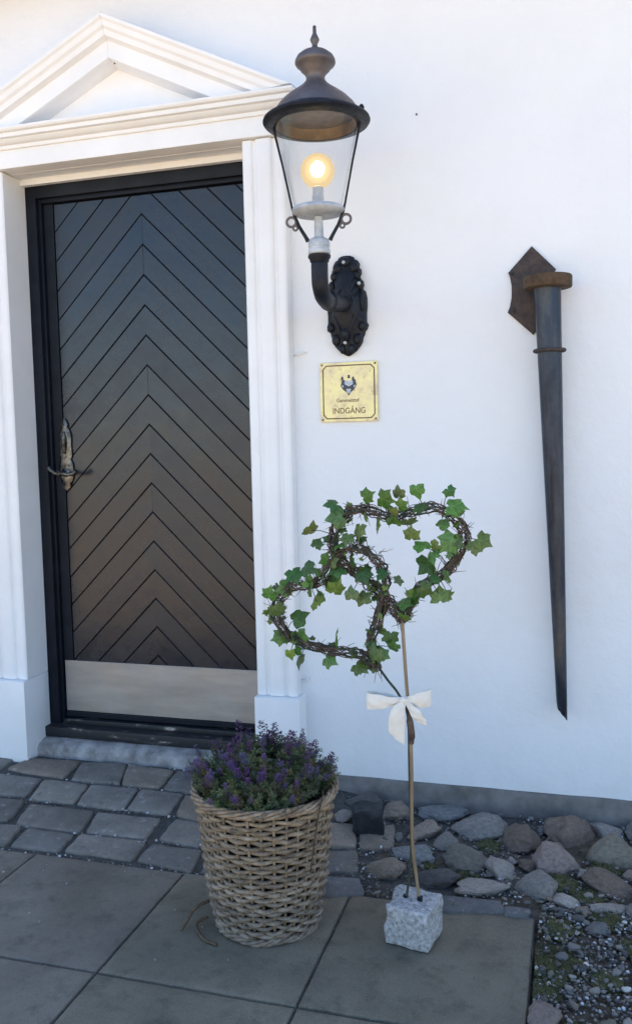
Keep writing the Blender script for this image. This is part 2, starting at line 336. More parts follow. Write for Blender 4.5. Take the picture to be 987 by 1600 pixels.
    bump(nt, b, [(noise_tex(nt, src, 90, 4, 0.6, (1, 1, 4)), 0.5, 0.002)])
    simple("dark_liner", (0.006, 0.006, 0.007), (0.012, 0.012, 0.012), 20, (0.6, 0.8))
    # foliage
    def leafy(name, c1, c2, scale, trans=0.25, rough=0.55, veins=False):
        m, nt, b = new_mat(name)
        src = coords(nt)
        oi = node(nt, "ShaderNodeObjectInfo")
        f = noise_tex(nt, src, scale, 4)
        c = ramp(nt, f, [(0.3, c1), (0.7, c2)])
        if veins:       # pale midrib and side veins, leaf-local
            sx_ = node(nt, "ShaderNodeSeparateXYZ"); nt.links.new(src, sx_.inputs[0])
            ab = node(nt, "ShaderNodeMath", operation='ABSOLUTE'); nt.links.new(sx_.outputs[0], ab.inputs[0])
            dg_ = node(nt, "ShaderNodeMath", operation='MULTIPLY_ADD'); nt.links.new(ab.outputs[0], dg_.inputs[0]); dg_.inputs[1].default_value = -0.9; nt.links.new(sx_.outputs[1], dg_.inputs[2])
            md = node(nt, "ShaderNodeMath", operation='PINGPONG'); nt.links.new(dg_.outputs[0], md.inputs[0]); md.inputs[1].default_value = 0.11
            mn = node(nt, "ShaderNodeMath", operation='MINIMUM'); nt.links.new(ab.outputs[0], mn.inputs[0]); nt.links.new(md.outputs[0], mn.inputs[1])
            c = mix(nt, ramp(nt, mn.outputs[0], [(0.0, 0.55), (0.035, 0.0)]), c, (0.20, 0.27, 0.12))
            c = mix(nt, 1.0, c, ramp(nt, noise_tex(nt, src, 4.5, 4), [(0.3, 0.6), (0.7, 1.25)]), 'MULTIPLY')
        c = mix(nt, 1.0, c, oi.outputs["Color"], 'MULTIPLY')
        nt.links.new(c, b.inputs["Base Color"])
        b.inputs["Roughness"].default_value = rough
        b.inputs["Specular IOR Level"].default_value = 0.35
        tl = node(nt, "ShaderNodeBsdfTranslucent")
        nt.links.new(c, tl.inputs[0])
        ms = node(nt, "ShaderNodeMixShader"); ms.inputs[0].default_value = trans
        out = nt.nodes["Material Output"]
        nt.links.new(b.outputs[0], ms.inputs[1]); nt.links.new(tl.outputs[0], ms.inputs[2]); nt.links.new(ms.outputs[0], out.inputs[0])
    leafy("ivy_leaf", (0.070, 0.145, 0.035), (0.120, 0.215, 0.050), 45, 0.2, 0.38, True)
    leafy("sprig_leaf", (0.095, 0.125, 0.055), (0.180, 0.210, 0.105), 60)
    leafy("flower_purple", (0.090, 0.050, 0.125), (0.165, 0.100, 0.205), 70)
    simple("vine_bark", (0.045, 0.030, 0.025), (0.14, 0.095, 0.072), 60, (0.7, 0.9), 0, ((120, 0.5, 0.001),))
    simple("vine_green", (0.022, 0.034, 0.024), (0.055, 0.065, 0.04), 60, (0.7, 0.9), 0, ())
    simple("cane", (0.16, 0.105, 0.055), (0.34, 0.25, 0.15), 30, (0.5, 0.7), 0, ((80, 0.3, 0.001),), stretch=(1, 1, 0.2))
    simple("sprig_stem", (0.045, 0.035, 0.022), (0.09, 0.075, 0.045), 50, (0.7, 0.9), 0, ())
    m = simple("ribbon", (0.74, 0.69, 0.60), (0.80, 0.76, 0.68), 30, (0.7, 0.8), 0, ((300, 0.2, 0.0006),))

build_materials()

# ------------------------------------------------------------------ mesh helpers
def link(o, parent=None):
    COL.objects.link(o)
    if parent is not None:
        o.parent = parent
    return o

def tag(o, label=None, cat=None, group=None, kind=None):
    if label: o["label"] = label
    if cat: o["category"] = cat
    if group: o["group"] = group
    if kind: o["kind"] = kind
    return o

def empty(name, loc=(0, 0, 0), parent=None):
    o = bpy.data.objects.new(name, None)
    o.location = loc
    o.empty_display_size = 0.1
    return link(o, parent)

class MB:
    """collects vertices and faces for ONE mesh object"""
    def __init__(self):
        self.v, self.f, self.mi, self.cur = [], [], [], 0
        self.tint = None
    def face(self, idx):
        self.f.append(tuple(idx)); self.mi.append(self.cur)
    def add(self, vs, fs):
        o = len(self.v)
        self.v.extend(tuple(p) for p in vs)
        for f in fs:
            self.face([i + o for i in f])
    def box(self, x0, x1, y0, y1, z0, z1, c=0.0):
        if c <= 0:
            vs = [(x, y, z) for z in (z0, z1) for y in (y0, y1) for x in (x0, x1)]
            self.add(vs, [(0, 2, 3, 1), (4, 5, 7, 6), (0, 1, 5, 4), (2, 6, 7, 3), (0, 4, 6, 2), (1, 3, 7, 5)])
            return
        bm = bmesh.new()
        bmesh.ops.create_cube(bm, size=1)
        for v in bm.verts:
            v.co = Vector(((x0 + x1) / 2 + v.co.x * (x1 - x0), (y0 + y1) / 2 + v.co.y * (y1 - y0), (z0 + z1) / 2 + v.co.z * (z1 - z0)))
        bmesh.ops.bevel(bm, geom=bm.edges[:], offset=c, segments=2, profile=0.6, affect='EDGES')
        self.bm(bm)
    def bm(self, bm, M=None):
        bm.verts.index_update()
        vs = [(M @ v.co) if M else v.co.copy() for v in bm.verts]
        self.add(vs, [[v.index for v in f.verts] for f in bm.faces])
        bm.free()
    def loft(self, rings, closed=True, cap0=True, cap1=True):
        n = len(rings[0]); o = len(self.v)
        for r in rings:
            self.v.extend(tuple(p) for p in r)
        for i in range(len(rings) - 1):
            for j in range(n if closed else n - 1):
                k = (j + 1) % n
                self.face((o + i * n + j, o + i * n + k, o + (i + 1) * n + k, o + (i + 1) * n + j))
        if cap0: self.face([o + j for j in reversed(range(n))])
        if cap1: self.face([o + (len(rings) - 1) * n + j for j in range(n)])
    def lathe(self, prof, n=40, c=(0, 0, 0), cap=True):
        rings = [[(c[0] + r * cos(2 * pi * j / n), c[1] + r * sin(2 * pi * j / n), c[2] + z) for j in range(n)] for r, z in prof]
        self.loft(rings, True, cap, cap)
    def tube(self, pts, rad, n=8, cap=True, closed=False):
        pts = [Vector(p) for p in pts]
        N = len(pts)
        rads = rad if isinstance(rad, (list, tuple)) else [rad] * N
        rings, prev = [], None
        for i in range(N):
            a = pts[(i - 1) % N] if (closed or i > 0) else pts[i]
            b = pts[(i + 1) % N] if (closed or i < N - 1) else pts[i]
            t = (b - a)
            t = t.normalized() if t.length > 1e-9 else Vector((0, 0, 1))
            if prev is None:
                u = t.orthogonal().normalized()
            else:
                u = prev - t * prev.dot(t)
                u = u.normalized() if u.length > 1e-6 else t.orthogonal().normalized()
            prev = u
            w = t.cross(u)
            rings.append([pts[i] + (u * cos(2 * pi * j / n) + w * sin(2 * pi * j / n)) * rads[i] for j in range(n)])
        if closed:
            # close by nearest rotation of the first ring
            best = min(range(n), key=lambda k: (rings[0][k] - rings[-1][0]).length)
            rings.append([rings[0][(k + best) % n] for k in range(n)])
            cap = False
        self.loft(rings, True, cap, cap)
    def build(self, name, mats, parent=None, smooth=False, auto=None):
        me = bpy.data.meshes.new(name)
        me.from_pydata([tuple(p) for p in self.v], [], self.f)
        if not isinstance(mats, (list, tuple)): mats = [mats]
        for m in mats: me.materials.append(MATS[m])
        if len(mats) > 1:
            me.polygons.foreach_set("material_index", self.mi)
        bm = bmesh.new(); bm.from_mesh(me)
        bmesh.ops.recalc_face_normals(bm, faces=bm.faces[:])
        bm.to_mesh(me); bm.free()
        if smooth:
            me.polygons.foreach_set("use_smooth", [True] * len(me.polygons))
            if auto:
                me.set_sharp_from_angle(angle=radians(auto))
        me.update()
        o = bpy.data.objects.new(name, me)
        return link(o, parent)

def part(name, mat, parent, fn, smooth=False, auto=None):
    m = MB(); fn(m)
    return m.build(name, mat, parent, smooth, auto)

def inst(src, name, parent, loc=None, rot=None, scale=None, color=None):
    o = bpy.data.objects.new(name, src.data if hasattr(src, "data") else src)
    link(o, parent)
    if loc is not None: o.location = loc
    if rot is not None: o.rotation_euler = rot
    if scale is not None: o.scale = scale
    if color is not None: o.color = (*color, 1)
    return o

def catmull(pts, closed=True, sub=6):
    P = [Vector(p) for p in pts]; n = len(P); out = []
    for i in range(n if closed else n - 1):
        p0, p1, p2, p3 = (P[(i - 1) % n], P[i], P[(i + 1) % n], P[(i + 2) % n]) if closed else (P[max(i - 1, 0)], P[i], P[i + 1], P[min(i + 2, n - 1)])
        for s in range(sub):
            t = s / sub
            out.append(0.5 * ((2 * p1) + (p2 - p0) * t + (2 * p0 - 5 * p1 + 4 * p2 - p3) * t * t + (3 * p1 - p0 - 3 * p2 + p3) * t ** 3))
    if not closed: out.append(P[-1])
    return out

def ground_h(x, y):
    a = min(max((y + 0.66) / 0.6, 0), 1) * 0.062
    b = min(max((-0.55 - x) / 0.4, 0), 1)
    return a * b

# ------------------------------------------------------------------ ground and paving
def grid_sheet(name, mat, x0, x1, y0, y1, step, zf, parent=None):
    m = MB()
    nx = max(1, round((x1 - x0) / step)); ny = max(1, round((y1 - y0) / step))
    vs = [(x0 + (x1 - x0) * i / nx, y0 + (y1 - y0) * j / ny) for j in range(ny + 1) for i in range(nx + 1)]
    m.add([(x, y, zf(x, y)) for x, y in vs], [(j * (nx + 1) + i, j * (nx + 1) + i + 1, (j + 1) * (nx + 1) + i + 1, (j + 1) * (nx + 1) + i) for j in range(ny) for i in range(nx)])
    return m.build(name, mat, parent, True)

ground = part("ground", "courtyard_gravel", None, lambda m: m.add([(-400, -400, -0.05), (400, -400, -0.05), (400, 400, -0.05), (-400, 400, -0.05)], [(0, 1, 2, 3)]))
tag(ground, kind="structure")
pavement = grid_sheet("pavement", "joint_sand", -4.4, -0.09, -2.24, 0.02, 0.06, lambda x, y: ground_h(x, y) - 0.008 + 0.003 * noise.noise((x * 9, y * 9, 0)))
tag(pavement, kind="structure")
border = grid_sheet("stone_border", "soil", -0.86, 1.5, -2.24, 0.02, 0.03,
                    lambda x, y: ground_h(x, y) - 0.010 + 0.010 * noise.noise((x * 8, y * 8, 3)) + 0.005 * noise.noise((x * 30, y * 30, 5)) - (0.02 if (y < -0.67 and x < -0.06) else 0.0) - (0.012 if x < -0.6 else 0))
tag(border, kind="structure")

def block(poly, thick, cham, dome, jit, tilt=0.0, sub=3, zfun=None, z=0.0):
    """an irregular paving piece: subdivided outline, rounded arris, slightly domed face"""
    n = len(poly)
    cx = sum(p[0] for p in poly) / n; cy = sum(p[1] for p in poly) / n
    out = []
    for i in range(n):
        a, b = poly[i], poly[(i + 1) % n]
        for s in range(sub):
            t = s / sub
            x = a[0] + (b[0] - a[0]) * t; y = a[1] + (b[1] - a[1]) * t
            if s == 0 and jit > 0.001:      # knock the corner off
                x += (cx - x) * 0.035; y += (cy - y) * 0.035
            out.append((x + random.uniform(-jit, jit), y + random.uniform(-jit, jit)))
    tx, ty = random.uniform(-tilt, tilt), random.uniform(-tilt, tilt)
    def ring(inset, dz):
        r = []
        for x, y in out:
            d = math.hypot(x - cx, y - cy)
            k = max(0.0, 1 - inset / d)
            px, py = cx + (x - cx) * k, cy + (y - cy) * k
            base = (zfun(px, py) if zfun else 0) + z + tx * (px - cx) + ty * (py - cy)
            r.append((px - cx, py - cy, base + dz))
        return r
    m = MB()
    m.loft([ring(0, -thick), ring(0, -cham), ring(cham * 0.35, -cham * 0.35), ring(cham * 1.2, 0), ring(cham * 3.5 + 0.01, dome)], True, True, True)
    return m, (cx, cy, 0)

def tone(base, v):
    k = random.uniform(1 - v, 1 + v)
    return (base[0] * k * 1.08, base[1] * k, base[2] * k * 0.90)
# square concrete slabs, 0.52 m
xs = [-4.305, -3.78, -3.255, -2.73, -2.185, -1.66, -1.135, -0.61, -0.09]
ys = [-0.66, -1.182, -1.704, -2.226]
for i in range(len(xs) - 1):
    for j in range(len(ys) - 1):
        g = 0.0035
        m, c = block([(xs[i] + g, ys[j + 1] + g), (xs[i + 1] - g, ys[j + 1] + g), (xs[i + 1] - g, ys[j] - g), (xs[i] + g, ys[j] - g)], 0.04, 0.0045, 0.0, 0.00095, 0.004, 18)
        o = m.build("paving_slab", "slab_concrete", pavement, True, 35)
        o.location = c
        t = random.uniform(0.85, 1.1)
        o.color = (t, t, t, 1) if i < 6 else (t * 0.93, t * 0.96, t * 0.84, 1)
sett_cols = [(0.225, 0.195, 0.160), (0.19, 0.168, 0.142), (0.255, 0.205, 0.155), (0.205, 0.185, 0.16), (0.255, 0.200, 0.150), (0.26, 0.23, 0.195)]
def sett(poly, name="sett", dz=0.003, col=None, tilt=0.02):
    m, c = block(poly, 0.05, 0.006, 0.001, 0.003, tilt, 5, ground_h, dz)
    o = m.build(name, "stone", pavement, True, 50)
    o.location = c
    v = random.uniform(0.88, 1.1); o.color = (*[c * v for c in (col or random.choice(sett_cols))], 1)
    return o
for q in SETTS + SETTS_BEHIND:
    sett(q)
# the same rows carried on to the left of the doorway
for r, (y0, y1) in enumerate([(-0.06, -0.19), (-0.205, -0.35), (-0.37, -0.52), (-0.535, -0.65)]):
    x = -2.17 - 0.01 * r - (0.0 if r else -0.02)
    while x > -4.2:
        w = random.uniform(0.17, 0.25)
        sett([(x - w + 0.008, y1), (x - 0.008, y1), (x - 0.008, y0), (x - w + 0.008, y0)])
        x -= w
for x0, x1, y0, y1 in [(-1.27, -1.10, -0.19, -0.06), (-1.16, -0.99, -0.36, -0.22), (-1.17, -1.0, -0.51, -0.38), (-1.09, -0.93, -0.65, -0.53), (-0.98, -0.86, -0.34, -0.21), (-1.08, -0.90, -0.19, -0.06)]:
    sett([(x0, y0), (x1, y0), (x1, y1), (x0, y1)])
for q in KERBS:
    sett(q, "kerb_stone", 0.008, (0.15, 0.145, 0.14), 0.02)

# field stones of the border strip
def stone_mesh(seed, amp=0.36, sub=4):
    bm = bmesh.new()
    bmesh.ops.create_icosphere(bm, subdivisions=sub, radius=1)
    for v in bm.verts:
        d = v.co.normalized()
        k = 1 + amp * noise.noise(d * 1.1 + Vector((seed * 7.3, seed * 3.1, 0))) + amp * 0.5 * noise.noise(d * 3.2 + Vector((0, seed * 5.7, seed))) + amp * 0.14 * noise.noise(d * 9 + Vector((seed, 0, seed * 2)))
        # flatten a few facets so that the stone reads as worn, not as a ball
        for q in range(4):
            a = Vector((sin(seed * 3 + q * 1.9), cos(seed * 2 + q * 2.7), sin(seed + q * 4.1))).normalized()
            e = d.dot(a) * k
            if e > 0.66: k *= 0.66 / e * 0.8 + 0.2
        v.co = d * k
    me = bpy.data.meshes.new("field_stone")
    bm.to_mesh(me); bm.free()
    me.materials.append(MATS["stone"])
    me.polygons.foreach_set("use_smooth", [True] * len(me.polygons))
    return me
stone_meshes = [stone_mesh(s + 1) for s in range(8)]
placed = []
def field_stone(x, y, rx, ry, col, name="field_stone", hz=None):
    h = hz or min(rx, ry) * random.uniform(0.50, 0.66)
    o = inst(random.choice(stone_meshes), name, border, (x, y, ground_h(x, y) + h * 0.16 - 0.004), (random.uniform(-0.12, 0.12), random.uniform(-0.12, 0.12), random.uniform(-0.3, 0.3) + random.choice((0, pi))), (rx * 1.03, ry * 0.95, h), (lambda v: tuple((c * 0.65 + 0.35 * sum(col) / 3) * v * k for c, k in zip(col, (1.12, 1.0, 0.86))))(random.uniform(1.1, 1.55)))
    placed.append((x, y, max(rx, ry)))
    return o
for x, y, rx, ry, col in STONES:
    field_stone(x, y, rx, ry, col)
pal = [(.30, .25, .21), (.20, .23, .27), (.23, .235, .245), (.20, .15, .12), (.33, .31, .31), (.14, .165, .13), (.27, .21, .20)]
for k in range(60):          # the strip runs on beyond the right edge of the picture
    x, y, r = random.uniform(0.26, 1.4), random.uniform(-0.6, -0.05), random.uniform(0.035, 0.085)
    if all(math.hypot(x - a, y - b) > 0.85 * (r + c) for a, b, c in placed):
        field_stone(x, y, r, r * random.uniform(0.7, 1.0), random.choice(pal))

# pebbles: the largest singly, the fine gravel as one mass
peb_cols = [(.17, .17, .175), (.12, .12, .125), (.22, .21, .20), (.075, .075, .08), (.18, .15, .125), (.30, .29, .285), (.12, .125, .10), (.09, .09, .10)]
peb_meshes = []
for s in range(5):
    me = stone_mesh(20 + s, 0.42, 2); me.name = "pebble"; me.materials.clear(); me.materials.append(MATS["pebble_mix"]); peb_meshes.append(me)
placed_p = []
count = 0
tries = 0
while count < 285 and tries < 9000:
    tries += 1
    if random.random() < 0.72:
        x, y = random.uniform(-0.085, 0.42), random.uniform(-1.35, -0.52)
        r = random.uniform(0.006, 0.011) if random.random() < 0.8 else random.uniform(0.010, 0.018)
    else:
        x, y = random.uniform(-0.62, 0.35), random.uniform(-0.66, -0.03)
        r = random.uniform(0.005, 0.011)
    if y < -0.665 and x < -0.075 + r: continue
    if any(math.hypot(x - a, y - b) < 0.8 * c + 0.3 * r for a, b, c in placed): continue
    if any(math.hypot(x - a, y - b) < 0.72 * (r + c) for a, b, c in placed_p): continue
    placed_p.append((x, y, r)); count += 1
    inst(random.choice(peb_meshes), "pebble", border, (x, y, r * 0.35 + 0.002), (random.uniform(-.3, .3), random.uniform(-.3, .3), random.uniform(0, 6.3)), (r * random.uniform(1.0, 1.4), r * random.uniform(0.75, 1.0), r * random.uniform(0.55, 0.8)), tone(random.choice(peb_cols) if random.random() > 0.06 else (.62, .62, .62), 0.15))

def gravel_mass():
    bm0 = bmesh.new(); bmesh.ops.create_icosphere(bm0, subdivisions=1, radius=1)
    bv = [v.co.copy() for v in bm0.verts]; bf = [[v.index for v in f.verts] for f in bm0.faces]; bm0.free()
    vs, fs, cols = [], [], []
    def one(x, y, r, z, col):
        o = len(vs); a = random.uniform(0, 6.28); ca, sa = cos(a), sin(a); e = random.uniform(0.65, 1.0); hz = random.uniform(0.5, 0.8); sd = random.uniform(0, 99)
        for p in bv:
            k = r * (1 + 0.35 * noise.noise(p * 1.4 + Vector((sd, 0, 0))))
            q = Vector((p.x * k, p.y * k * e, p.z * k * hz))
            vs.append((x + q.x * ca - q.y * sa, y + q.x * sa + q.y * ca, z + q.z))
            cols.extend((*col, 1.0))
        fs.extend([[i + o for i in f] for f in bf])
    for k in range(15000):
        u = random.random()
        if u < 0.62: x, y, r = random.uniform(-0.08, 0.75), random.uniform(-1.75, -0.55), random.uniform(0.002, 0.0065)
        elif u < 0.92: x, y, r = random.uniform(-0.66, 0.75), random.uniform(-0.66, -0.02), random.uniform(0.002, 0.0055)
        else:
            # grit caught in the joints between the setts and slabs
            x, y, r = random.uniform(-2.2, -0.62), random.choice([-0.655, -0.527, -0.365, -0.2, -0.05]) + random.gauss(0, 0.008), random.uniform(0.0015, 0.004)
        if y < -0.665 and x < -0.08: continue
        if 0.62 <= u < 0.92 and noise.noise((x * 7, y * 7, 9)) < -0.12: continue
        c = tone(random.choice(peb_cols), 0.2) if random.random() > 0.05 else (.6, .6, .6)
        one(x, y, r, ground_h(x, y) + r * 0.3 - (0.006 if u >= 0.92 else 0), c)
    for k in range(900):     # grit and sand in the joints of the slabs
        if random.random() < 0.5: x, y = random.choice(xs[3:8]) + random.gauss(0, 0.0022), random.uniform(-2.2, -0.67)
        else: x, y = random.uniform(-2.3, -0.1), random.choice(ys[1:]) + random.gauss(0, 0.0022)
        one(x, y, random.uniform(0.0008, 0.0024), -0.004 + random.uniform(0, 0.003), tone(random.choice(peb_cols), 0.3))
    for k in range(34):      # a few crumbs lying on the slabs
        x, y = random.uniform(-1.9, -0.6), random.choice([random.gauss(-0.68, 0.07), random.uniform(-1.5, -0.7)])
        one(x, y, random.uniform(0.0015, 0.0045), ground_h(x, y) + 0.003, random.choice([(.55, .54, .53), (.4, .38, .36), (.3, .3, .3)]))
    for k in range(150):     # pale chips in the sett joints
        x, y = random.uniform(-2.1, -0.9), random.choice([-0.66, -0.527, -0.365, -0.2, -0.05]) + random.gauss(0, 0.006)
        one(x, y, random.uniform(0.002, 0.006), ground_h(x, y) + 0.002, random.choice([(.5, .5, .5), (.36, .36, .37), (.25, .25, .25)]))
    me = bpy.data.meshes.new("gravel"); me.from_pydata(vs, [], fs); me.materials.append(MATS["gravel_mix"])
    at = me.color_attributes.new("tint", 'FLOAT_COLOR', 'POINT'); at.data.foreach_set("color", cols)
    me.polygons.foreach_set("use_smooth", [True] * len(me.polygons))
    o = bpy.data.objects.new("gravel", me); link(o, border); o["kind"] = "stuff"
gravel_mass()

def moss_mass():
    m = MB()
    spots = [(-0.04, -0.86, 0.085, 1100), (0.10, -0.62, 0.06, 300), (0.17, -0.75, 0.06, 250), (0.02, -1.12, 0.06, 300), (-0.06, -0.98, 0.05, 350), (-0.30, -0.485, 0.05, 260), (-0.42, -0.445, 0.03, 140), (-0.03, -0.45, 0.07, 350), (0.05, -0.52, 0.06, 260), (-0.25, -0.26, 0.05, 160), (0.10, -0.34, 0.06, 260), (-0.02, -0.7, 0.06, 220), (0.09, -0.9, 0.05, 160)]
    for cx, cy, r, n in spots:
        for k in range(n):
            a = random.uniform(0, 6.28); d = r * math.sqrt(random.random())
            x, y = cx + d * cos(a), cy + d * sin(a) * 1.1
            if x < -0.083 and y < -0.66: continue
            h = random.uniform(0.003, 0.009) * (1.2 - d / r); w = random.uniform(0.0012, 0.003)
            b = random.uniform(0, 6.28); lx, ly = random.uniform(-.004, .004), random.uniform(-.004, .004)
            z = ground_h(x, y) - 0.004 + 0.012 * (1 - (d / r) ** 2)
            m.add([(x - w * cos(b), y - w * sin(b), z), (x + w * cos(b), y + w * sin(b), z), (x + lx, y + ly, z + h)], [(0, 1, 2)])
        # the cushion below the tips
        bm = bmesh.new(); bmesh.ops.create_icosphere(bm, subdivisions=3, radius=1)
        for v in bm.verts:
            k = 1 + 0.5 * noise.noise(v.co * 2.3 + Vector((cx * 40, cy * 40, 0)))
            v.co = Vector((cx + max(v.co.x * r * 0.8 * k, (-0.083 - cx) if cy < -0.66 else -9), cy + v.co.y * r * 0.85 * k, ground_h(cx, cy) - 0.006 + v.co.z * 0.012 * k))
        m.bm(bm)
    o = m.build("moss", "moss", border); o["kind"] = "stuff"
moss_mass()

# ------------------------------------------------------------------ house
OX0, OX1, OCX = -2.095, -1.105, -1.60
house = empty("house", (-1.6, 0, 0))
tag(house, "white plastered house with pedimented doorway and dark chevron door", "house")
HP = Matrix.Translation((1.6, 0, 0))
def hpart(name, mat, fn, smooth=False, auto=None, parent=None):
    o = part(name, mat, parent or house, fn, smooth, auto)
    if parent is None: o.matrix_parent_inverse = HP
    return o
EAVE = 3.2
def wall(m):
    m.box(-7, OX0, 0, 0.42, 0.083, EAVE); m.box(OX1, 6, 0, 0.42, 0.083, EAVE); m.box(OX0, OX1, 0, 0.42, 2.375, EAVE)
    m.box(-7, -6.6, 0.42, 7, 0, EAVE); m.box(5.6, 6, 0.42, 7, 0, EAVE); m.box(-7, 6, 7, 7.4, 0, EAVE)  # unseen side and back walls, put in to block the sun
hpart("wall", "plaster", wall)
def plinth(m):
    # rough cement skirting standing 12 mm proud, waved along its upper edge
    for x0, x1 in ((-7.0, OX0 - 0.16), (OX1 + 0.165, 6.0)):
        n = max(2, int((x1 - x0) / 0.04)); rings = []
        for i in range(n + 1):
            x = x0 + (x1 - x0) * i / n; w = 0.004 * noise.noise((x * 5, 0, 0)); t = 0.004 * noise.noise((x * 9, 4, 0))
            rings.append([(x, 0.05, -0.05), (x, -0.020 + t, -0.05), (x, -0.014 + t, 0.076 + w), (x, -0.006 + t, 0.083 + w), (x, 0.05, 0.083 + w)])
        m.loft(rings)
hpart("plinth", "plinth_cement", plinth, True, 50)
def unseen_roof(m):  # out of view; added, with its eave set, to cast the foreground shadow
    for s, y0, y1 in ((1, -0.25, 3.7), (-1, 7.65, 3.7)):
        z0, z1 = EAVE - 0.1, 5.4
        m.add([(-7.2, y0, z0), (6.2, y0, z0), (6.2, y1, z1), (-7.2, y1, z1), (-7.2, y0, z0 + 0.12), (6.2, y0, z0 + 0.12), (6.2, y1, z1 + 0.12), (-7.2, y1, z1 + 0.12)],
              [(0, 1, 2, 3), (4, 5, 6, 7), (0, 1, 5, 4), (1, 2, 6, 5), (2, 3, 7, 6), (3, 0, 4, 7)])
hpart("unseen_roof", "roof_tile", unseen_roof)

def soften(p, k=0.22):
    out = [p[0]]
    for i in range(1, len(p) - 1):
        a, b, c = Vector(p[i - 1]), Vector(p[i]), Vector(p[i + 1])
        out += [tuple(b.lerp(a, k)), tuple(b.lerp(a, k * .3).lerp(b.lerp(c, k * .3), 0.5)), tuple(b.lerp(c, k))]
    return out + [p[-1]]
# pilasters with stepped moulding, on plain blocks
def pilaster(x_in, sgn):
    w = 0.152
    # plan profile from the opening outwards: (offset from opening edge, y)
    prof = [(-0.003, 0.0885), (-0.003, -0.052), (0.003, -0.058), (0.030, -0.058), (0.036, -0.050), (0.044, -0.050), (0.050, -0.062), (0.102, -0.062), (0.108, -0.050), (0.116, -0.050), (0.122, -0.058), (0.146, -0.058), (w, -0.052), (w, -0.0005), (0.004, -0.0005), (0.004, 0.0885)]
    pts = [(x_in + sgn * a, y) for a, y in [prof[0]] + soften(prof[1:13]) + prof[13:]]
    o = hpart("pilaster", "white_paint", lambda m: m.loft([[(x, y, z) for x, y in pts] for z in (0.385, 2.372)], True), True, 38)
    part("base_block", "white_paint", o, lambda m: m.box(min(x_in - sgn * 0.006, x_in + sgn * (w + 0.016)), max(x_in - sgn * 0.006, x_in + sgn * (w + 0.016)), -0.084, 0.0865, 0.03, 0.383, 0.004), True, 40)
    return o
pilaster(OX1, 1)
pilaster(OX0, -1)

# pediment: fascia, horizontal cornice, raking cornices, tympanum
pediment = empty("pediment", (0, 0, 0), house); pediment.matrix_parent_inverse = HP
HALF = 0.647                      # half length at the fascia
def fascia(m):
    m.box(OCX - HALF, OCX + HALF, -0.075, 0.085, 2.376, 2.462, 0.002)
part("fascia", "white_paint", pediment, fascia, True, 40)
def sweep_cornice(m, prof):
    # prof: (projection beyond fascia plane, z); runs round three sides
    rings = []
    for e, z in prof:
        rings.append([(OCX - HALF - e, -0.0005, z), (OCX - HALF - e, -0.075 - e, z), (OCX + HALF + e, -0.075 - e, z), (OCX + HALF + e, -0.0005, z)])
    m.loft(rings, True)
CP = [(-0.01, 2.4425), (0.008, 2.4425), (0.010, 2.4475), (0.010, 2.4555), (0.020, 2.4590), (0.030, 2.467), (0.034, 2.473), (0.044, 2.475), (0.046, 2.489), (0.054, 2.492), (0.060, 2.500), (0.060, 2.508), (-0.01, 2.512)]
CP = soften(CP)
part("cornice", "white_paint", pediment, lambda m: sweep_cornice(m, CP), True, 38)
APEX = 2.852
def raking(m, sgn):
    # profile across the slope: (distance down from the top edge, y)
    tipx = OCX + sgn * (HALF + 0.060); tipz = 2.512
    d = Vector((OCX - tipx, APEX - tipz)); L = d.length; d /= L
    nrm = Vector((-d.y, d.x)) if sgn < 0 else Vector((d.y, -d.x))      # points up/out
    if nrm.y < 0: nrm = -nrm
    prof = [(0.0, -0.002), (0.0, -0.137), (0.012, -0.137), (0.020, -0.128), (0.036, -0.124), (0.044, -0.114), (0.062, -0.110), (0.070, -0.088), (0.125, -0.086), (0.130, -0.060), (0.136, -0.040), (0.140, -0.002)]
    prof = soften(prof)
    def at(x_end, dist, y):
        # point on the line 'dist' below the top edge, at the vertical plane x = x_end
        p0 = Vector((tipx, tipz)) - nrm * dist
        t = (x_end - p0.x) / d.x
        return (x_end, y, p0.y + d.y * t)
    def low(dist, y):
        # cut the foot on the horizontal top of the cornice
        p0 = Vector((tipx, tipz)) - nrm * dist
        t = max(0.0, (2.5125 - p0.y) / d.y)
        return (p0.x + d.x * t, y, p0.y + d.y * t)
    m.loft([[low(a, y) for a, y in prof], [at(OCX - sgn * -0.0004, a, y) for a, y in prof]], True)
part("raking_cornice", "white_paint", pediment, lambda m: raking(m, -1), True, 38)
part("raking_cornice", "white_paint", pediment, lambda m: raking(m, 1), True, 38)
part("tympanum", "white_paint", pediment, lambda m: m.loft([[(OCX - 0.66, y, 2.509), (OCX + 0.66, y, 2.509), (OCX, y, 2.83)] for y in (-0.018, -0.001)]))
part("nail", "rusty_iron", pediment, lambda m: m.lathe([(0.0035, 0), (0.004, 0.004), (0.001, 0.006)], 10, (OCX + 0.012, -0.062, 2.70)))

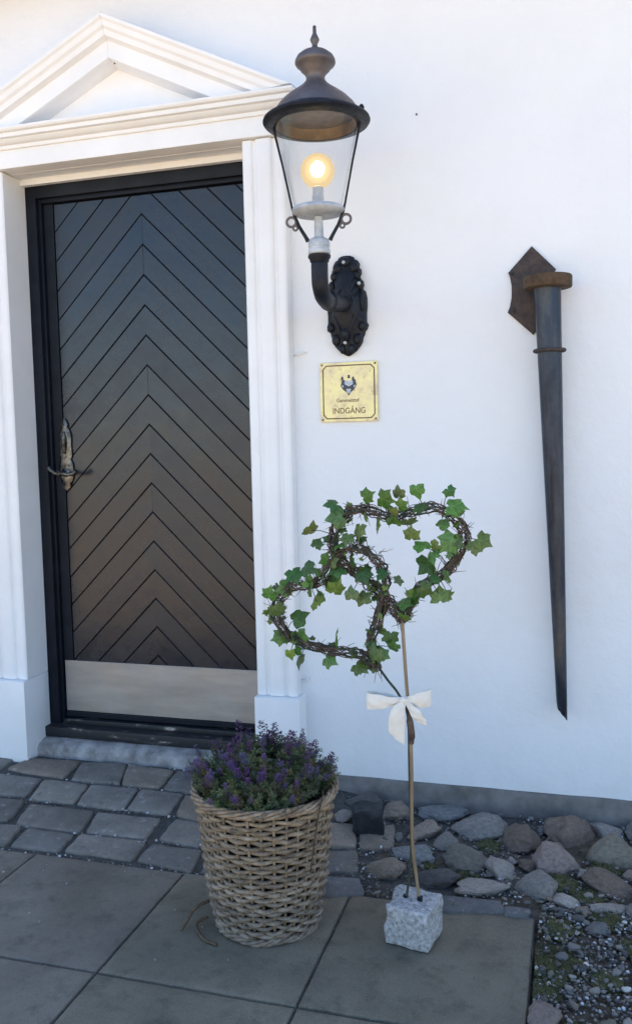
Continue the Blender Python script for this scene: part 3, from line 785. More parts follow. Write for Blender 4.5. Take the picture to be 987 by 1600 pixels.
# white head lining, dark frame
def lining(m):
    m.box(OX0 + 0.001, OX1 - 0.001, 0.062, 0.088, 2.352, 2.3755, 0.002)
hpart("head_lining", "white_paint", lining)
def frame(m):
    for x0, x1 in ((OX0 - 0.02, OX0 + 0.048), (OX1 - 0.048, OX1 + 0.02)):
        m.box(x0, x1, 0.09, 0.2, 0.12, 2.40, 0.003)
    m.box(OX0 + 0.046, OX1 - 0.046, 0.0905, 0.2, 2.306, 2.40, 0.003)
    # inner rebate strips
    m.box(OX0 + 0.046, OX0 + 0.060, 0.108, 0.2, 0.14, 2.306, 0.002); m.box(OX1 - 0.060, OX1 - 0.046, 0.108, 0.2, 0.14, 2.306, 0.002)
    m.box(OX0 + 0.0605, OX1 - 0.0605, 0.1085, 0.2, 2.290, 2.308, 0.002)
hpart("door_frame", "frame_paint", frame, True, 40)
def threshold(m):
    m.box(OX0 + 0.002, OX1 - 0.002, 0.045, 0.20, 0.118, 0.160, 0.006)
    m.box(OX0 + 0.0605, OX1 - 0.0605, 0.098, 0.20, 0.159, 0.180, 0.004)
hpart("threshold", "worn_threshold", threshold, True, 40)
def doorstep(m):
    n = 40; rings = []
    for i in range(n + 1):
        x = OX0 - 0.004 + (OX1 - OX0 + 0.008) * i / n
        w = lambda s, a: a * noise.noise((x * 7, s, 1.3))
        rings.append([(x, 0.2, 0.0), (x, -0.016 + w(0, .006), 0.0), (x, -0.014 + w(1, .006), 0.088 + w(2, .006)), (x, -0.002 + w(3, .005), 0.103 + w(4, .003)), (x, 0.03, 0.113 + w(5, .002)), (x, 0.06, 0.1165), (x, 0.2, 0.117)])
    m.loft(rings)
hpart("doorstep", "step_stone", doorstep, True, 55)

# ------------------------------------------------------------------ door leaf with chevron boards
DX0, DX1, DZ0, DZ1 = OX0 + 0.062, OX1 - 0.062, 0.184, 2.288
door = hpart("door", "frame_paint", lambda m: m.box(DX0, DX1, 0.132, 0.175, DZ0, DZ1))
PX0, PX1, PZ0, PZ1 = DX0 + 0.045, DX1 - 0.003, 0.40, DZ1 - 0.002
def clip(poly, fn):
    out = []
    for i in range(len(poly)):
        a, b = poly[i], poly[(i + 1) % len(poly)]
        fa, fb = fn(a), fn(b)
        if fa >= 0: out.append(a)
        if (fa >= 0) != (fb >= 0):
            t = fa / (fa - fb); out.append((a[0] + (b[0] - a[0]) * t, a[1] + (b[1] - a[1]) * t))
    return out
def plank(poly):
    n = len(poly); m = MB()
    cx = sum(p[0] for p in poly) / n; cz = sum(p[1] for p in poly) / n
    def inset(d):
        res = []
        for i in range(n):
            p, a, b = Vector(poly[i]), Vector(poly[i - 1]), Vector(poly[(i + 1) % n])
            e1 = (p - a).normalized(); e2 = (b - p).normalized()
            n1 = Vector((-e1.y, e1.x)); n2 = Vector((-e2.y, e2.x))
            if n1.dot(Vector((cx, cz)) - p) < 0: n1 = -n1
            if n2.dot(Vector((cx, cz)) - p) < 0: n2 = -n2
            if abs(p.x - OCX) < 1e-6:      # tight mitre: no gap along the middle of the door
                nn = n1 if abs(e1.x) > 0.1 else n2
                res.append(Vector((p.x, p.y + math.copysign(d * 1.414, nn.y))) if abs(nn.x) > 0.1 else Vector((p.x, p.y + math.copysign(d, nn.y)))); continue
            s = n1 + n2
            res.append(p + s * (d / max(0.35, 1 + n1.dot(n2))))
        return res
    yo = random.uniform(-0.0008, 0.0008)
    gx, gz = random.uniform(-0.0025, 0.0025), random.uniform(-0.0025, 0.0025)      # boards never lie quite flat
    fy = lambda q: yo + gx * (q.x - cx) + gz * (q.y - cz)
    gap = random.uniform(0.0009, 0.0015)
    r = [[(q.x, 0.1335, q.y) for q in inset(gap)], [(q.x, 0.1275 + fy(q), q.y) for q in inset(gap)], [(q.x, 0.1248 + fy(q), q.y) for q in inset(gap + 0.002)]]
    m.loft(r, True, False, True)
    o = m.build("plank", "door_paint", door)
STEP = 0.1166
for side in (-1, 1):
    for k in range(-9, 18):
        z_top = 2.213 - k * STEP + STEP; z_bot = z_top - STEP
        xe = 0.75
        # band between two 45 degree lines falling away from the middle
        P = [(OCX + side * 0.0, z_top), (OCX + side * xe, z_top - xe), (OCX + side * xe, z_bot - xe), (OCX + side * 0.0, z_bot)]
        P = clip(P, lambda p: PZ1 - p[1]); 
        if len(P) < 3: continue
        P = clip(P, lambda p: p[1] - PZ0)
        if len(P) < 3: continue
        P = clip(P, lambda p: PX1 - p[0])
        if len(P) < 3: continue
        P = clip(P, lambda p: p[0] - PX0)
        if len(P) < 3: continue
        A = 0.5 * abs(sum(P[i][0] * P[(i + 1) % len(P)][1] - P[(i + 1) % len(P)][0] * P[i][1] for i in range(len(P))))
        if A < 0.0004: continue
        plank(P)
part("shade_stile", "frame_paint", door, lambda m: m.box(DX0, PX0 - 0.002, 0.122, 0.1325, PZ0, DZ1 - 0.001, 0.002))  # darker strip stands in for the shade along the leaf's left edge
def kick(m):
    m.box(DX0 + 0.004, DX1 - 0.004, 0.1195, 0.1345, 0.210, 0.424, 0.0012)
part("kick_plate", "kick_steel", door, kick)
part("bottom_rail", "frame_paint", door, lambda m: m.box(DX0 + 0.001, DX1 - 0.001, 0.116, 0.1325, DZ0 + 0.001, 0.2085, 0.003))
hx, hz = -1.979, 1.211
def back_plate(m):
    out = [(0, .222), (.006, .212), (.011, .196), (.009, .184), (.015, .172), (.020, .150), (.019, .10), (.021, .07), (.016, .052), (.022, .034), (.024, .0), (.020, -.03), (.013, -.046), (.014, -.058), (.007, -.068), (0, -.074)]
    full = [(x, z) for x, z in out] + [(-x, z) for x, z in reversed(out[1:-1])]
    m.loft([[(hx + x * s * 1.4, y, hz + z * (0.5 + 0.5 * s) + 0.037 * (1 - s)) for x, z in full] for s, y in ((1, 0.123), (1, 0.1165), (0.8, 0.113), (0.55, 0.112))])
    # raised rib and key cover
    m.tube([(hx, 0.1115, hz + 0.075), (hx, 0.108, hz + 0.10), (hx, 0.107, hz + 0.14), (hx, 0.1115, hz + 0.168)], [0.004, 0.010, 0.010, 0.004], 10)
part("handle_plate", "aged_brass", door, back_plate, True, 45)
def lever(m):
    m.lathe([(0.019, 0), (0.019, 0.004), (0.013, 0.008), (0.009, 0.012), (0.009, 0.045), (0.012, 0.05), (0.010, 0.056), (0.003, 0.058)], 20)
    for i, p in enumerate(m.v): m.v[i] = (hx + p[0], 0.113 - p[2], hz + p[1])
    m.tube([(hx - 0.052, 0.064, hz + 0.020), (hx - 0.046, 0.064, hz + 0.020), (hx - 0.036, 0.064, hz + 0.010), (hx - 0.018, 0.064, hz - 0.003), (hx, 0.064, hz), (hx + 0.022, 0.064, hz - 0.004), (hx + 0.042, 0.064, hz - 0.008), (hx + 0.064, 0.064, hz - 0.004), (hx + 0.076, 0.066, hz + 0.004), (hx + 0.081, 0.068, hz + 0.006)],
           [0.004, 0.010, 0.009, 0.007, 0.009, 0.0075, 0.007, 0.009, 0.011, 0.004], 12)
part("lever_handle", "aged_brass", door, lever, True, 50)
# little wire hooks on the plaster and the cable running down beside the pilaster
def hook(m):
    m.tube([(-0.953, 0.002, 1.623), (-0.935, -0.010, 1.625), (-0.915, -0.012, 1.629), (-0.908, -0.006, 1.632), (-0.906, 0.004, 1.632)], 0.0032, 8)
hpart("wire_hook", "white_paint", hook, True)
hpart("wire_hook", "white_paint", lambda m: m.tube([(-0.95, 0.002, 0.435), (-0.935, -0.012, 0.432), (-0.925, -0.01, 0.442), (-0.93, 0.003, 0.452)], 0.0035, 8), True)
hpart("nail", "rusty_iron", lambda m: m.tube([(-0.497, 0.004, 2.405), (-0.497, -0.006, 2.407)], [0.002, 0.0028], 8))

# ------------------------------------------------------------------ wall lantern
LX, LY = -0.750, -0.350
lan = empty("wall_lantern", (LX, 0, 1.78))
tag(lan, "lit street-style wall lantern with glass cone and ornate black bracket", "lantern")
def lpart(name, mat, fn, smooth=True, auto=45, parent=None):
    o = part(name, mat, parent or lan, fn, smooth, auto)
    if parent is None: o.matrix_parent_inverse = Matrix.Translation((-LX, 0, -1.78))
    return o
ZP = lambda px: 2.581 - 0.001917 * (px - 40)
RP = 0.00205
cp = [(1.2, 40), (2.6, 41), (2.8, 52), (5.5, 58), (7, 62), (5.5, 66), (4, 69), (4.4, 73), (10, 77), (20, 82), (27, 88), (30, 94), (30.5, 98), (29, 101), (24, 104), (22, 109), (16, 115), (14, 120), (14.5, 125), (19, 131), (27, 138), (38, 146), (49, 155), (58, 165), (63, 173), (66, 178)]
def cap(m):
    m.lathe([(r * RP, ZP(y)) for r, y in cp], 48, (LX, LY, 0))
cap_o = lpart("cap", "lantern_metal", cap, True, 60)
def rim(m):
    pr = [(65, 177), (74, 182), (80, 186), (81, 189), (79, 192.5), (72, 194), (66, 196), (63, 196), (62.5, 190), (64, 180)]
    n = 48
    rings = [[(LX + r * RP * cos(2 * pi * j / n), LY + r * RP * sin(2 * pi * j / n), ZP(y)) for j in range(n)] for r, y in pr + pr[:1]]
    m.loft(rings, True, False, False)
    m.lathe([(0.007, ZP(186)), (0.009, ZP(182)), (0.006, ZP(178)), (0.001, ZP(176))], 10, (LX + 73 * RP, LY - 0.03, 0))
lpart("rim", "black_iron", rim, True, 50, cap_o)
def reflector(m):
    pr = [(61.5, 195), (60, 178), (54, 166), (40, 152), (20, 143), (2, 140)]
    n = 40
    m.loft([[(LX + r * RP * cos(2 * pi * j / n), LY + r * RP * sin(2 * pi * j / n), ZP(y)) for j in range(n)] for r, y in pr], True, False, False)
lpart("reflector", "lantern_inside", reflector, True, 80, cap_o)
def glass(m):
    n = 48
    m.loft([[(LX + r * RP * cos(2 * pi * j / n), LY + r * RP * sin(2 * pi * j / n), ZP(y)) for j in range(n)] for r, y in ((62.6, 196), (35.5, 326))], True, False, False)
lpart("glass_cone", "lantern_glass", glass, True, None)
def gallery(m):
    m.lathe([(30, 322), (36, 322), (39.5, 325), (40, 329), (37, 333), (28, 335), (9, 336)] and [(r * RP, ZP(y)) for r, y in [(9, 337), (28, 336), (37, 334), (40, 330), (39.5, 326), (37, 323.5), (33, 324.5), (9, 326)]], 44, (LX, LY, 0))
lpart("gallery_plate", "weathered_grey", gallery)
def post(m):
    m.lathe([(r * RP, ZP(y)) for r, y in [(15, 399), (17, 397), (17, 391), (15.5, 390), (15.5, 387), (16.5, 386), (16.5, 378), (14, 374), (8, 371), (7, 368), (6.5, 338)]], 28, (LX, LY, 0))
lpart("collar", "weathered_grey", post)
# side arms with their scroll rings, left and right as the bracket stands
ARM = Vector((cos(radians(8)), sin(radians(8)), 0))
for s in (-1, 1):
    def rod(m, s=s):
        P = lambda r, y: Vector((LX, LY, ZP(y))) + ARM * (s * r * RP)
        m.tube([P(66, 194), P(53, 255), P(41, 318), P(37, 334), P(30, 352), P(21, 368), P(17, 376)], [0.0042, 0.0036, 0.0036, 0.005, 0.0055, 0.006, 0.007], 8)
    r = lpart("side_arm", "black_iron", rod)
    def scroll(m, s=s):
        c = Vector((LX, LY, ZP(344))) + ARM * (s * 42 * RP)
        m.tube([c + ARM * (s * 0.0145 * cos(a)) + Vector((0, 0, 0.0145 * sin(a))) for a in [2 * pi * i / 20 for i in range(20)]], 0.0042, 8, closed=True)
        c2 = Vector((LX, LY, ZP(354))) + ARM * (s * 36 * RP)
        m.tube([c2 + ARM * (s * 0.007 * cos(a)) + Vector((0, 0, 0.007 * sin(a))) for a in [2 * pi * i / 14 for i in range(14)]], 0.0035, 8, closed=True)
    lpart("scroll_ring", "lantern_metal", scroll, True, None, r)
def socket(m):
    m.lathe([(r * RP, ZP(y)) for r, y in [(9, 327), (9, 305), (8, 303), (8, 292), (6, 290)]], 20, (LX, LY, 0))
sock = lpart("lamp_socket", "weathered_grey", socket)
def bulb(m):
    n = 32; c = ZP(266); R = 0.0525
    pr = [(0.012, ZP(293)), (0.016, ZP(291))] + [(R * sin(a), c - R * cos(a)) for a in [radians(t) for t in range(32, 180, 8)]] + [(0.001, c + R)]
    m.loft([[(LX + r * cos(2 * pi * j / n), LY + r * sin(2 * pi * j / n), z) for j in range(n)] for r, z in pr], True, False, True)
bulb_o = lpart("bulb", "bulb_glass", bulb, True, None)
def filament(m):
    bm = bmesh.new(); bmesh.ops.create_icosphere(bm, subdivisions=3, radius=0.022)
    for v in bm.verts:
        v.co = v.co * (1 + 0.15 * noise.noise(v.co * 90)) ; v.co.z *= 1.1
    m.bm(bm, Matrix.Translation((LX, LY, ZP(263))))
lpart("filament", "bulb_filament", filament, True, None, bulb_o)
for rr in (0.026, 0.032, 0.039):  # nested shells added to soften the glow, no part of the bulb
    lpart("glow_shell", "glow_shell", lambda m: m.bm((lambda b: (bmesh.ops.create_icosphere(b, subdivisions=4, radius=rr), b)[1])(bmesh.new()), Matrix.Translation((LX, LY, ZP(264)))), True, None, bulb_o)
def pipe(m):
    m.lathe([(r * RP, ZP(y)) for r, y in [(13, 424), (13, 414), (12.5, 412), (14.5, 410), (15, 406), (17, 404), (17.5, 400), (15, 398)]], 28, (LX, LY, 0))
    path = [(LX, LY, ZP(420)), (LX, LY, ZP(440)), (LX, LY + 0.010, ZP(452)), (LX, LY + 0.032, ZP(462)), (LX, LY + 0.065, ZP(466)), (LX, LY + 0.12, ZP(466)), (LX, -0.14, ZP(462)), (LX, -0.06, ZP(456)), (LX, -0.02, ZP(454))]
    m.tube(catmull(path, False, 5), 0.0265, 20)
    # bead at the elbow and the flange on the plate
    for y, r in ((LY + 0.105, 0.033), (-0.05, 0.040)):
        n = 24
        m.loft([[(LX + q * cos(2 * pi * j / n), yy, ZP(464) + q * sin(2 * pi * j / n)) for j in range(n)] for yy, q in ((y - 0.012, 0.027), (y - 0.008, r), (y + 0.008, r), (y + 0.012, 0.027))])
lpart("bracket_pipe", "black_iron", pipe)
def plate(m):
    out = [(0, .172), (.014, .171), (.026, .166), (.030, .158), (.040, .154), (.046, .142), (.044, .130), (.052, .122), (.053, .108), (.046, .098), (.050, .090), (.060, .082), (.062, .068), (.056, .056), (.066, .046), (.071, .026), (.072, .0), (.070, -.03), (.069, -.058), (.073, -.070), (.072, -.084), (.062, -.092), (.060, -.102), (.056, -.112), (.052, -.128), (.044, -.142), (.032, -.156), (.018, -.166), (.008, -.172), (0, -.175)]
    full = out + [(-x, z) for x, z in reversed(out[1:-1])]
    cz = 1.785; cx = -0.749
    wob = [1 + 0.05 * noise.noise((x * 60, z * 60, 2)) for x, z in full]
    rings = []
    for s, y in ((1, 0.0), (1, -0.014), (0.95, -0.022), (0.86, -0.024), (0.74, -0.030), (0.60, -0.048), (0.38, -0.058), (0.15, -0.060)):
        rings.append([(cx + x * s * (w if s > .8 else 1), y, cz + z * (s if s > .8 else s * 0.92)) for (x, z), w in zip(full, wob)])
    m.loft(rings)
    # cast leaf scrolls and rivets
    def blob(x, z, rx, rz, ry, y=-0.024):
        bm = bmesh.new(); bmesh.ops.create_icosphere(bm, subdivisions=2, radius=1)
        for v in bm.verts: v.co = Vector((cx + x + v.co.x * rx, y + v.co.y * ry, cz + z + v.co.z * rz))
        m.bm(bm)
    for s in (-1, 1):
        blob(s * .030, .128, .016, .020, .012); blob(s * .042, .100, .013, .017, .011); blob(s * .050, .066, .013, .020, .011)
        blob(s * .056, .012, .010, .040, .012); blob(s * .056, -.074, .015, .018, .013); blob(s * .038, -.118, .016, .022, .012); blob(s * .016, -.15, .012, .018, .010)
        m.tube([(cx + s * .012, -.062, cz + .05), (cx + s * .032, -.055, cz + .015), (cx + s * .036, -.050, cz - .04), (cx + s * .018, -.052, cz - .09)], [.003, .006, .006, .003], 8)
    blob(0, .148, .018, .018, .014); blob(0, -.10, .016, .03, .03, -.03)
plate_o = lpart("wall_plate", "black_iron", plate, True, 40)
for x, z in ((-0.752, 1.93), (-0.699, 1.855), (-0.752, 1.655)):
    lpart("bolt", "weathered_grey", lambda m: m.loft([[(x + r * cos(2 * pi * j / 8), y, z + r * sin(2 * pi * j / 8)) for j in range(8)] for y, r in ((-0.03, 0.006), (-0.041, 0.006), (-0.044, 0.003))]), False, None, plate_o)

# ------------------------------------------------------------------ brass sign
sx, sz = -0.7495, 1.486
sign = empty("brass_sign", (sx, 0, sz))
tag(sign, "square tarnished brass sign with dark crest, reading INDGÅNG, below the lantern", "sign")
SROT = Matrix.Rotation(radians(0.5), 4, 'Y')
def spart(name, mat, fn, smooth=False):
    return part(name, mat, sign, fn, smooth, 40 if smooth else None)
Hs = 0.1045
def splate(m):
    m.box(-Hs, Hs, -0.010, -0.002, -Hs, Hs, 0.0012)
spart("plate", "sign_brass", splate)
def sborder(m):
    o = 0.093; c = 0.013
    pts = [(-o + c, o), (o - c, o), (o, o - c), (o, -o + c), (o - c, -o), (-o + c, -o), (-o, -o + c), (-o, o - c)]
    for i in range(8):
        a, b = Vector(pts[i]), Vector(pts[(i + 1) % 8])
        d = (b - a).normalized(); n = Vector((-d.y, d.x)) * 0.0021
        q = [a + n - d * .001, b + n + d * .001, b - n + d * .001, a - n - d * .001]
        m.loft([[(p.x, y, p.y) for p in q] for y in (-0.0098, -0.0106 - 0.0001 * (i % 2))])
spart("border_line", "sign_engraving", sborder)
for ix in (-1, 1):
    for iz in (-1, 1):
        spart("screw", "aged_brass", lambda m: m.loft([[(ix * .0965 + r * cos(2 * pi * j / 12), y, iz * .0965 + r * sin(2 * pi * j / 12)) for j in range(12)] for y, r in ((-0.0098, 0.0042), (-0.0115, 0.0040), (-0.0122, 0.002))]), True)
def text(name, body, size, x, z, width=None):
    cu = bpy.data.curves.new("lettering", 'FONT')
    cu.body = body; cu.size = size; cu.align_x = 'CENTER'; cu.align_y = 'CENTER'; cu.extrude = 0.0006; cu.offset = 0.0002
    tmp = bpy.data.objects.new("lettering", cu); COL.objects.link(tmp)
    dg = bpy.context.evaluated_depsgraph_get()
    me = bpy.data.meshes.new_from_object(tmp.evaluated_get(dg))
    bpy.data.objects.remove(tmp)
    xsv = [v.co.x for v in me.vertices]
    k = (width / (max(xsv) - min(xsv))) if width else 1
    for v in me.vertices: v.co = Vector((v.co.x * k + x, -0.0104 - v.co.z * 0.5, v.co.y + z))
    me.materials.clear(); me.materials.append(MATS["sign_engraving"])
    o = bpy.data.objects.new(name, me); link(o, sign)
    return o
text("lettering", "INDGÅNG", 0.029, 0.0, -0.067, 0.118)
text("lettering", "Gammelstof", 0.018, -0.004, -0.030, 0.082)
def crest_dark(m):
    def pl(pts, y): m.loft([[(x * 1.2, yy, z * 1.2 + .003) for x, z in pts] for yy in (-0.0098, y)])
    pl([(-.019, .034), (-.007, .03), (.007, .03), (.020, .034), (.024, .018), (.017, .004), (.006, -.004), (0, -.014), (-.006, -.004), (-.017, .004), (-.024, .016)], -0.0112)
    for a, b in ((-.019, .042), (0.001, .047), (.014, .041)):
        pl([(a - .004, b - .010), (a + .004, b - .010), (a + .0025, b), (a - .0025, b)], -0.0115)
spart("crest", "sign_emblem_dark", crest_dark)
def crest_silver(m):
    def pl(pts, y): m.loft([[(x * 1.2, yy, z * 1.2 + .003) for x, z in pts] for yy in (-0.0108, y)])
    pl([(-.011, .030), (.013, .030), (.014, .020), (.0015, .013), (-.012, .020)], -0.0122)
    pl([(-.007, .006), (.007, .006), (.005, -.004), (0, -.009), (-.005, -.004)], -0.0122)
    pl([(-.0205, .018), (-.0150, .016), (-.0150, .010), (-.0190, .012)], -0.0122)
    pl([(.0160, .016), (.0205, .018), (.0190, .011), (.0155, .010)], -0.0122)
spart("crest_shield", "sign_emblem_silver", crest_silver)

# ------------------------------------------------------------------ iron torch holder
tor = empty("torch_holder", (-0.07, 0, 1.75))
tag(tor, "long tapering iron torch cone on a rusty wall plate, right of the sign", "torch holder")
def tpart(name, mat, fn, smooth=True, auto=45):
    o = part(name, mat, tor, fn, smooth, auto); o.matrix_parent_inverse = Matrix.Translation((0.07, 0, -1.75)); return o
def tplate(m):
    out = [(-0.121, 1.938), (-0.197, 1.857), (-0.192, 1.846), (-0.186, 1.815), (-0.186, 1.775), (-0.192, 1.745), (-0.199, 1.728), (-0.117, 1.650), (-0.046, 1.726), (-0.053, 1.745), (-0.057, 1.775), (-0.057, 1.815), (-0.051, 1.846), (-0.044, 1.858)]
    m.loft([[(x * s - 0.121 * (1 - s), y, z * s + 1.79 * (1 - s)) for x, z in out] for s, y in ((1, 0.002), (1, -0.009), (0.97, -0.012))])
    for x, z in ((-0.185, 1.855), (-0.178, 1.735), (-0.12, 1.92)):
        m.lathe([(0.007, 0), (0.007, 0.003), (0.003, 0.006)], 10)
        k = 30
        for i in range(len(m.v) - k, len(m.v)):
            p = m.v[i]; m.v[i] = (x + p[0], -0.011 - p[2], z + p[1])
tpart("wall_plate", "rusty_iron", tplate, True, 35)
TT, TB = Vector((-0.0700, -0.088, 1.802)), Vector((-0.0235, -0.060, 0.372))
def tcone(m):
    d = TB - TT; n = 28; rings = []
    N = 24
    for i in range(N + 1):
        t = i / N
        c = TT + d * t
        r = 0.0425 * (1 - t) + 0.0165 * t
        ring = []
        for j in range(n):
            a = 2 * pi * j / n
            z = c.z
            if i == N:      # torn, slanting tip
                z += 0.028 * (0.5 - 0.5 * cos(a)) * 1.5 + 0.006 * noise.noise((cos(a) * 4, sin(a) * 4, 1)) - 0.006
            ring.append((c.x + r * cos(a), c.y + r * sin(a), z))
        rings.append(ring)
    m.loft(rings, True, True, False)
tpart("cone", "cone_steel", tcone, True, 60)
def trim(m):
    m.lathe([(0.045, -0.022), (0.074, -0.020), (0.0755, -0.017), (0.0755, 0.013), (0.073, 0.017), (0.052, 0.018), (0.048, 0.010), (0.044, 0.006)], 40, (TT.x + 0.002, TT.y, TT.z + 0.004))
tpart("rim_disc", "rust_brown", trim)
def tring(m):
    c = TT + (TB - TT) * ((1.802 - 1.588) / 1.43)
    m.tube([(c.x + 0.0465 * cos(a), c.y + 0.0465 * sin(a), c.z) for a in [2 * pi * i / 32 for i in range(32)]], 0.0062, 8, closed=True)
tpart("ring", "rusty_iron", tring, True, None)
def tstub(m):
    m.tube([(-0.105, -0.004, 1.79), (-0.09, -0.05, 1.79), (TT.x, TT.y, 1.785)], 0.016, 10)
    m.tube([(-0.045, 0.003, 0.70), (-0.036, -0.06, 0.70)], 0.006, 8)
tpart("wall_stay", "rusty_iron", tstub)

# ------------------------------------------------------------------ wicker basket
BX, BY, BH = -0.800, -0.838, 0.372
bas = empty("wicker_basket", (BX, BY, 0))
tag(bas, "round woven wicker basket holding a purple-flowered plant beside the doorstep", "basket")
def brad(t):      # outer radius along the height, t 0..1
    return 0.137 + 0.056 * t ** 0.9 + 0.004 * sin(t * 5)
NS = 34
ROWS = 26
for r in range(ROWS):
    t = (r + 0.9) / (ROWS + 1.6)
    z = t * BH
    m = MB()
    pts, rad = [], []
    ph = random.uniform(0, 6.28)
    sag = random.uniform(-0.002, 0.002)
    NP = NS * 4
    for i in range(NP):
        a = 2 * pi * i / NP
        R = brad(t) - 0.004 + 0.0062 * cos(NS / 2 * a + pi * r) + 0.0022 * noise.noise((a * 3, r * 2.7, 0))
        zz = z + 0.0048 * noise.noise((cos(a) * 3.5, sin(a) * 3.5, r * 1.9)) + sag * sin(a + ph) + 0.0012 * cos(NS / 2 * a + pi * r + 1)
        pts.append((R * cos(a), R * sin(a), zz))
        rad.append(0.0060 + 0.0020 * noise.noise((a * 2.2, r * 5.1, 4)))
    m.tube(pts, rad, 7, closed=True)
    o = m.build("woven_rod", "wicker", bas, True)
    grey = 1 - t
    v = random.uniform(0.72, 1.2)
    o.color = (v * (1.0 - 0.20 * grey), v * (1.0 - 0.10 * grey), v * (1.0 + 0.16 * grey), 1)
stake_me = None
for k in range(NS):
    a = 2 * pi * k / NS
    m = MB()
    m.tube([((brad(t) - 0.004) * cos(a), (brad(t) - 0.004) * sin(a), BH * t) for t in (0.0, 0.25, 0.5, 0.75, 1.02)], 0.0042, 6)
    o = m.build("stake", "wicker", bas, True)
    v = random.uniform(0.7, 1.0); o.color = (v, v, v, 1)
def braid(z, R, amp, rad, nst, turns, name, col):
    for s in range(nst):
        m = MB(); pts = []
        for i in range(200):
            a = 2 * pi * i / 200; q = turns * a + 2 * pi * s / nst
            pts.append(((R + amp * cos(q) + 0.002 * noise.noise((a * 4, s, z))) * cos(a), (R + amp * cos(q)) * sin(a), z + amp * 1.05 * sin(q) + 0.006 * noise.noise((cos(a) * 1.6, sin(a) * 1.6, z * 3))))
        m.tube(pts, [rad * (1 + 0.2 * noise.noise((i * 0.2, s, z))) for i in range(200)], 7, closed=True)
        o = m.build(name, "wicker", bas, True)
        v = random.uniform(0.85, 1.1); o.color = (col[0] * v, col[1] * v, col[2] * v, 1)
braid(BH + 0.002, brad(1) + 0.001, 0.0080, 0.0050, 5, 6, "rim_strand", (0.95, 0.95, 1.0))
braid(0.010, brad(0) + 0.002, 0.0062, 0.0050, 4, 7, "foot_strand", (0.8, 0.88, 1.1))
part("liner", "dark_liner", bas, lambda m: m.lathe([(0.116, 0.02), (0.172, BH - 0.012), (0.165, BH - 0.012), (0.160, BH - 0.045), (0.002, BH - 0.04)], 40), True, 40)
# frayed ends along the rim
for k in range(26):
    a = random.uniform(0, 6.28); R = brad(1) + random.uniform(-0.004, 0.010); L = random.uniform(0.10, 0.28)
    m = MB()
    m.tube([((R + 0.006 * sin(3 * t)) * cos(a + L * t), (R + 0.006 * sin(3 * t)) * sin(a + L * t), BH + random.uniform(-0.010, 0.012) + 0.008 * t) for t in (0, .2, .4, .6, .8, 1)], [0.0025, 0.0045, 0.005, 0.005, 0.004, 0.002], 6)
    o = m.build("frayed_end", "wicker", bas, True); v = random.uniform(0.6, 1.15); o.color = (v, v, v, 1)
# sprung-out ends of rods: one at the foot, a loop at the rim
def loose(m):
    m.tube(catmull([(-0.150, -0.060, 0.060), (-0.178, -0.090, 0.052), (-0.196, -0.112, 0.022), (-0.205, -0.128, 0.006)], False, 4), 0.0048, 7)
    m.tube(catmull([(-0.150, -0.070, 0.018), (-0.172, -0.100, 0.012), (-0.130, -0.150, 0.006), (-0.085, -0.166, 0.006)], False, 4), 0.0042, 7)
o = part("loose_rod", "wicker", bas, loose, True); o.color = (0.4, 0.36, 0.32, 1)
def loop(m):
    m.tube(catmull([(0.172, -0.045, BH + 0.02), (0.186, -0.07, BH + 0.03), (0.182, -0.105, BH - 0.02), (0.170, -0.112, BH - 0.10), (0.158, -0.106, BH - 0.17)], False, 5), 0.0022, 6)
o = part("loose_rod", "wicker", bas, loop, True); o.color = (0.25, 0.22, 0.2, 1)

# ------------------------------------------------------------------ plant in the basket
plant = empty("flowering_plant", (BX, BY, BH - 0.04))
tag(plant, "bushy purple-flowering plant with fine green foliage growing in the wicker basket", "plant")
def sprig_mesh(seed, h, nleaf, spread=0.010):
    rnd = random.Random(seed); m = MB()
    bend = rnd.uniform(0.01, 0.03); ba = rnd.uniform(0, 6.28)
    P = lambda t: Vector((bend * t * t * cos(ba), bend * t * t * sin(ba), h * t))
    m.cur = 1
    m.tube([P(i / 5) for i in range(6)], [0.0016, 0.0015, 0.0014, 0.0012, 0.001, 0.0006], 4)
    # side twigs
    m.cur = 0
    axes = [(P, 0.12, 1.0, 1.0)]
    for k in range(4):
        t0 = rnd.uniform(0.3, 0.75); a = rnd.uniform(0, 6.28); l = rnd.uniform(0.02, 0.045)
        d = Vector((cos(a) * 0.6, sin(a) * 0.6, 0.8)); b0 = P(t0)
        axes.append((lambda t, b0=b0, d=d, l=l: b0 + d * l * t, 0.1, 1.0, 0.35))
        m.cur = 1; m.tube([b0, b0 + d * l], [0.001, 0.0005], 4); m.cur = 0
    for Q, t0, t1, wt in axes:
        for k in range(int(nleaf * wt)):
            t = t0 + (t1 - t0) * rnd.random(); a = rnd.uniform(0, 6.28)
            L = rnd.uniform(0.008, 0.017); w = rnd.uniform(0.0011, 0.0021)
            el = rnd.uniform(0.1, 0.9)
            d = Vector((cos(a) * cos(el), sin(a) * cos(el), sin(el))); s = Vector((-sin(a), cos(a), 0)) * w
            b = Q(t)
            mid = b + d * L * 0.5; tip = b + d * L - Vector((0, 0, L * 0.15))
            m.add([b, mid + s, tip, mid - s], [(0, 1, 2, 3)])
    o = m.build("sprig", ["sprig_leaf", "sprig_stem"]); me = o.data
    bpy.data.objects.remove(o)
    return me
sprigs = [sprig_mesh(s, 0.11 + 0.012 * (s % 4), 95) for s in range(7)]
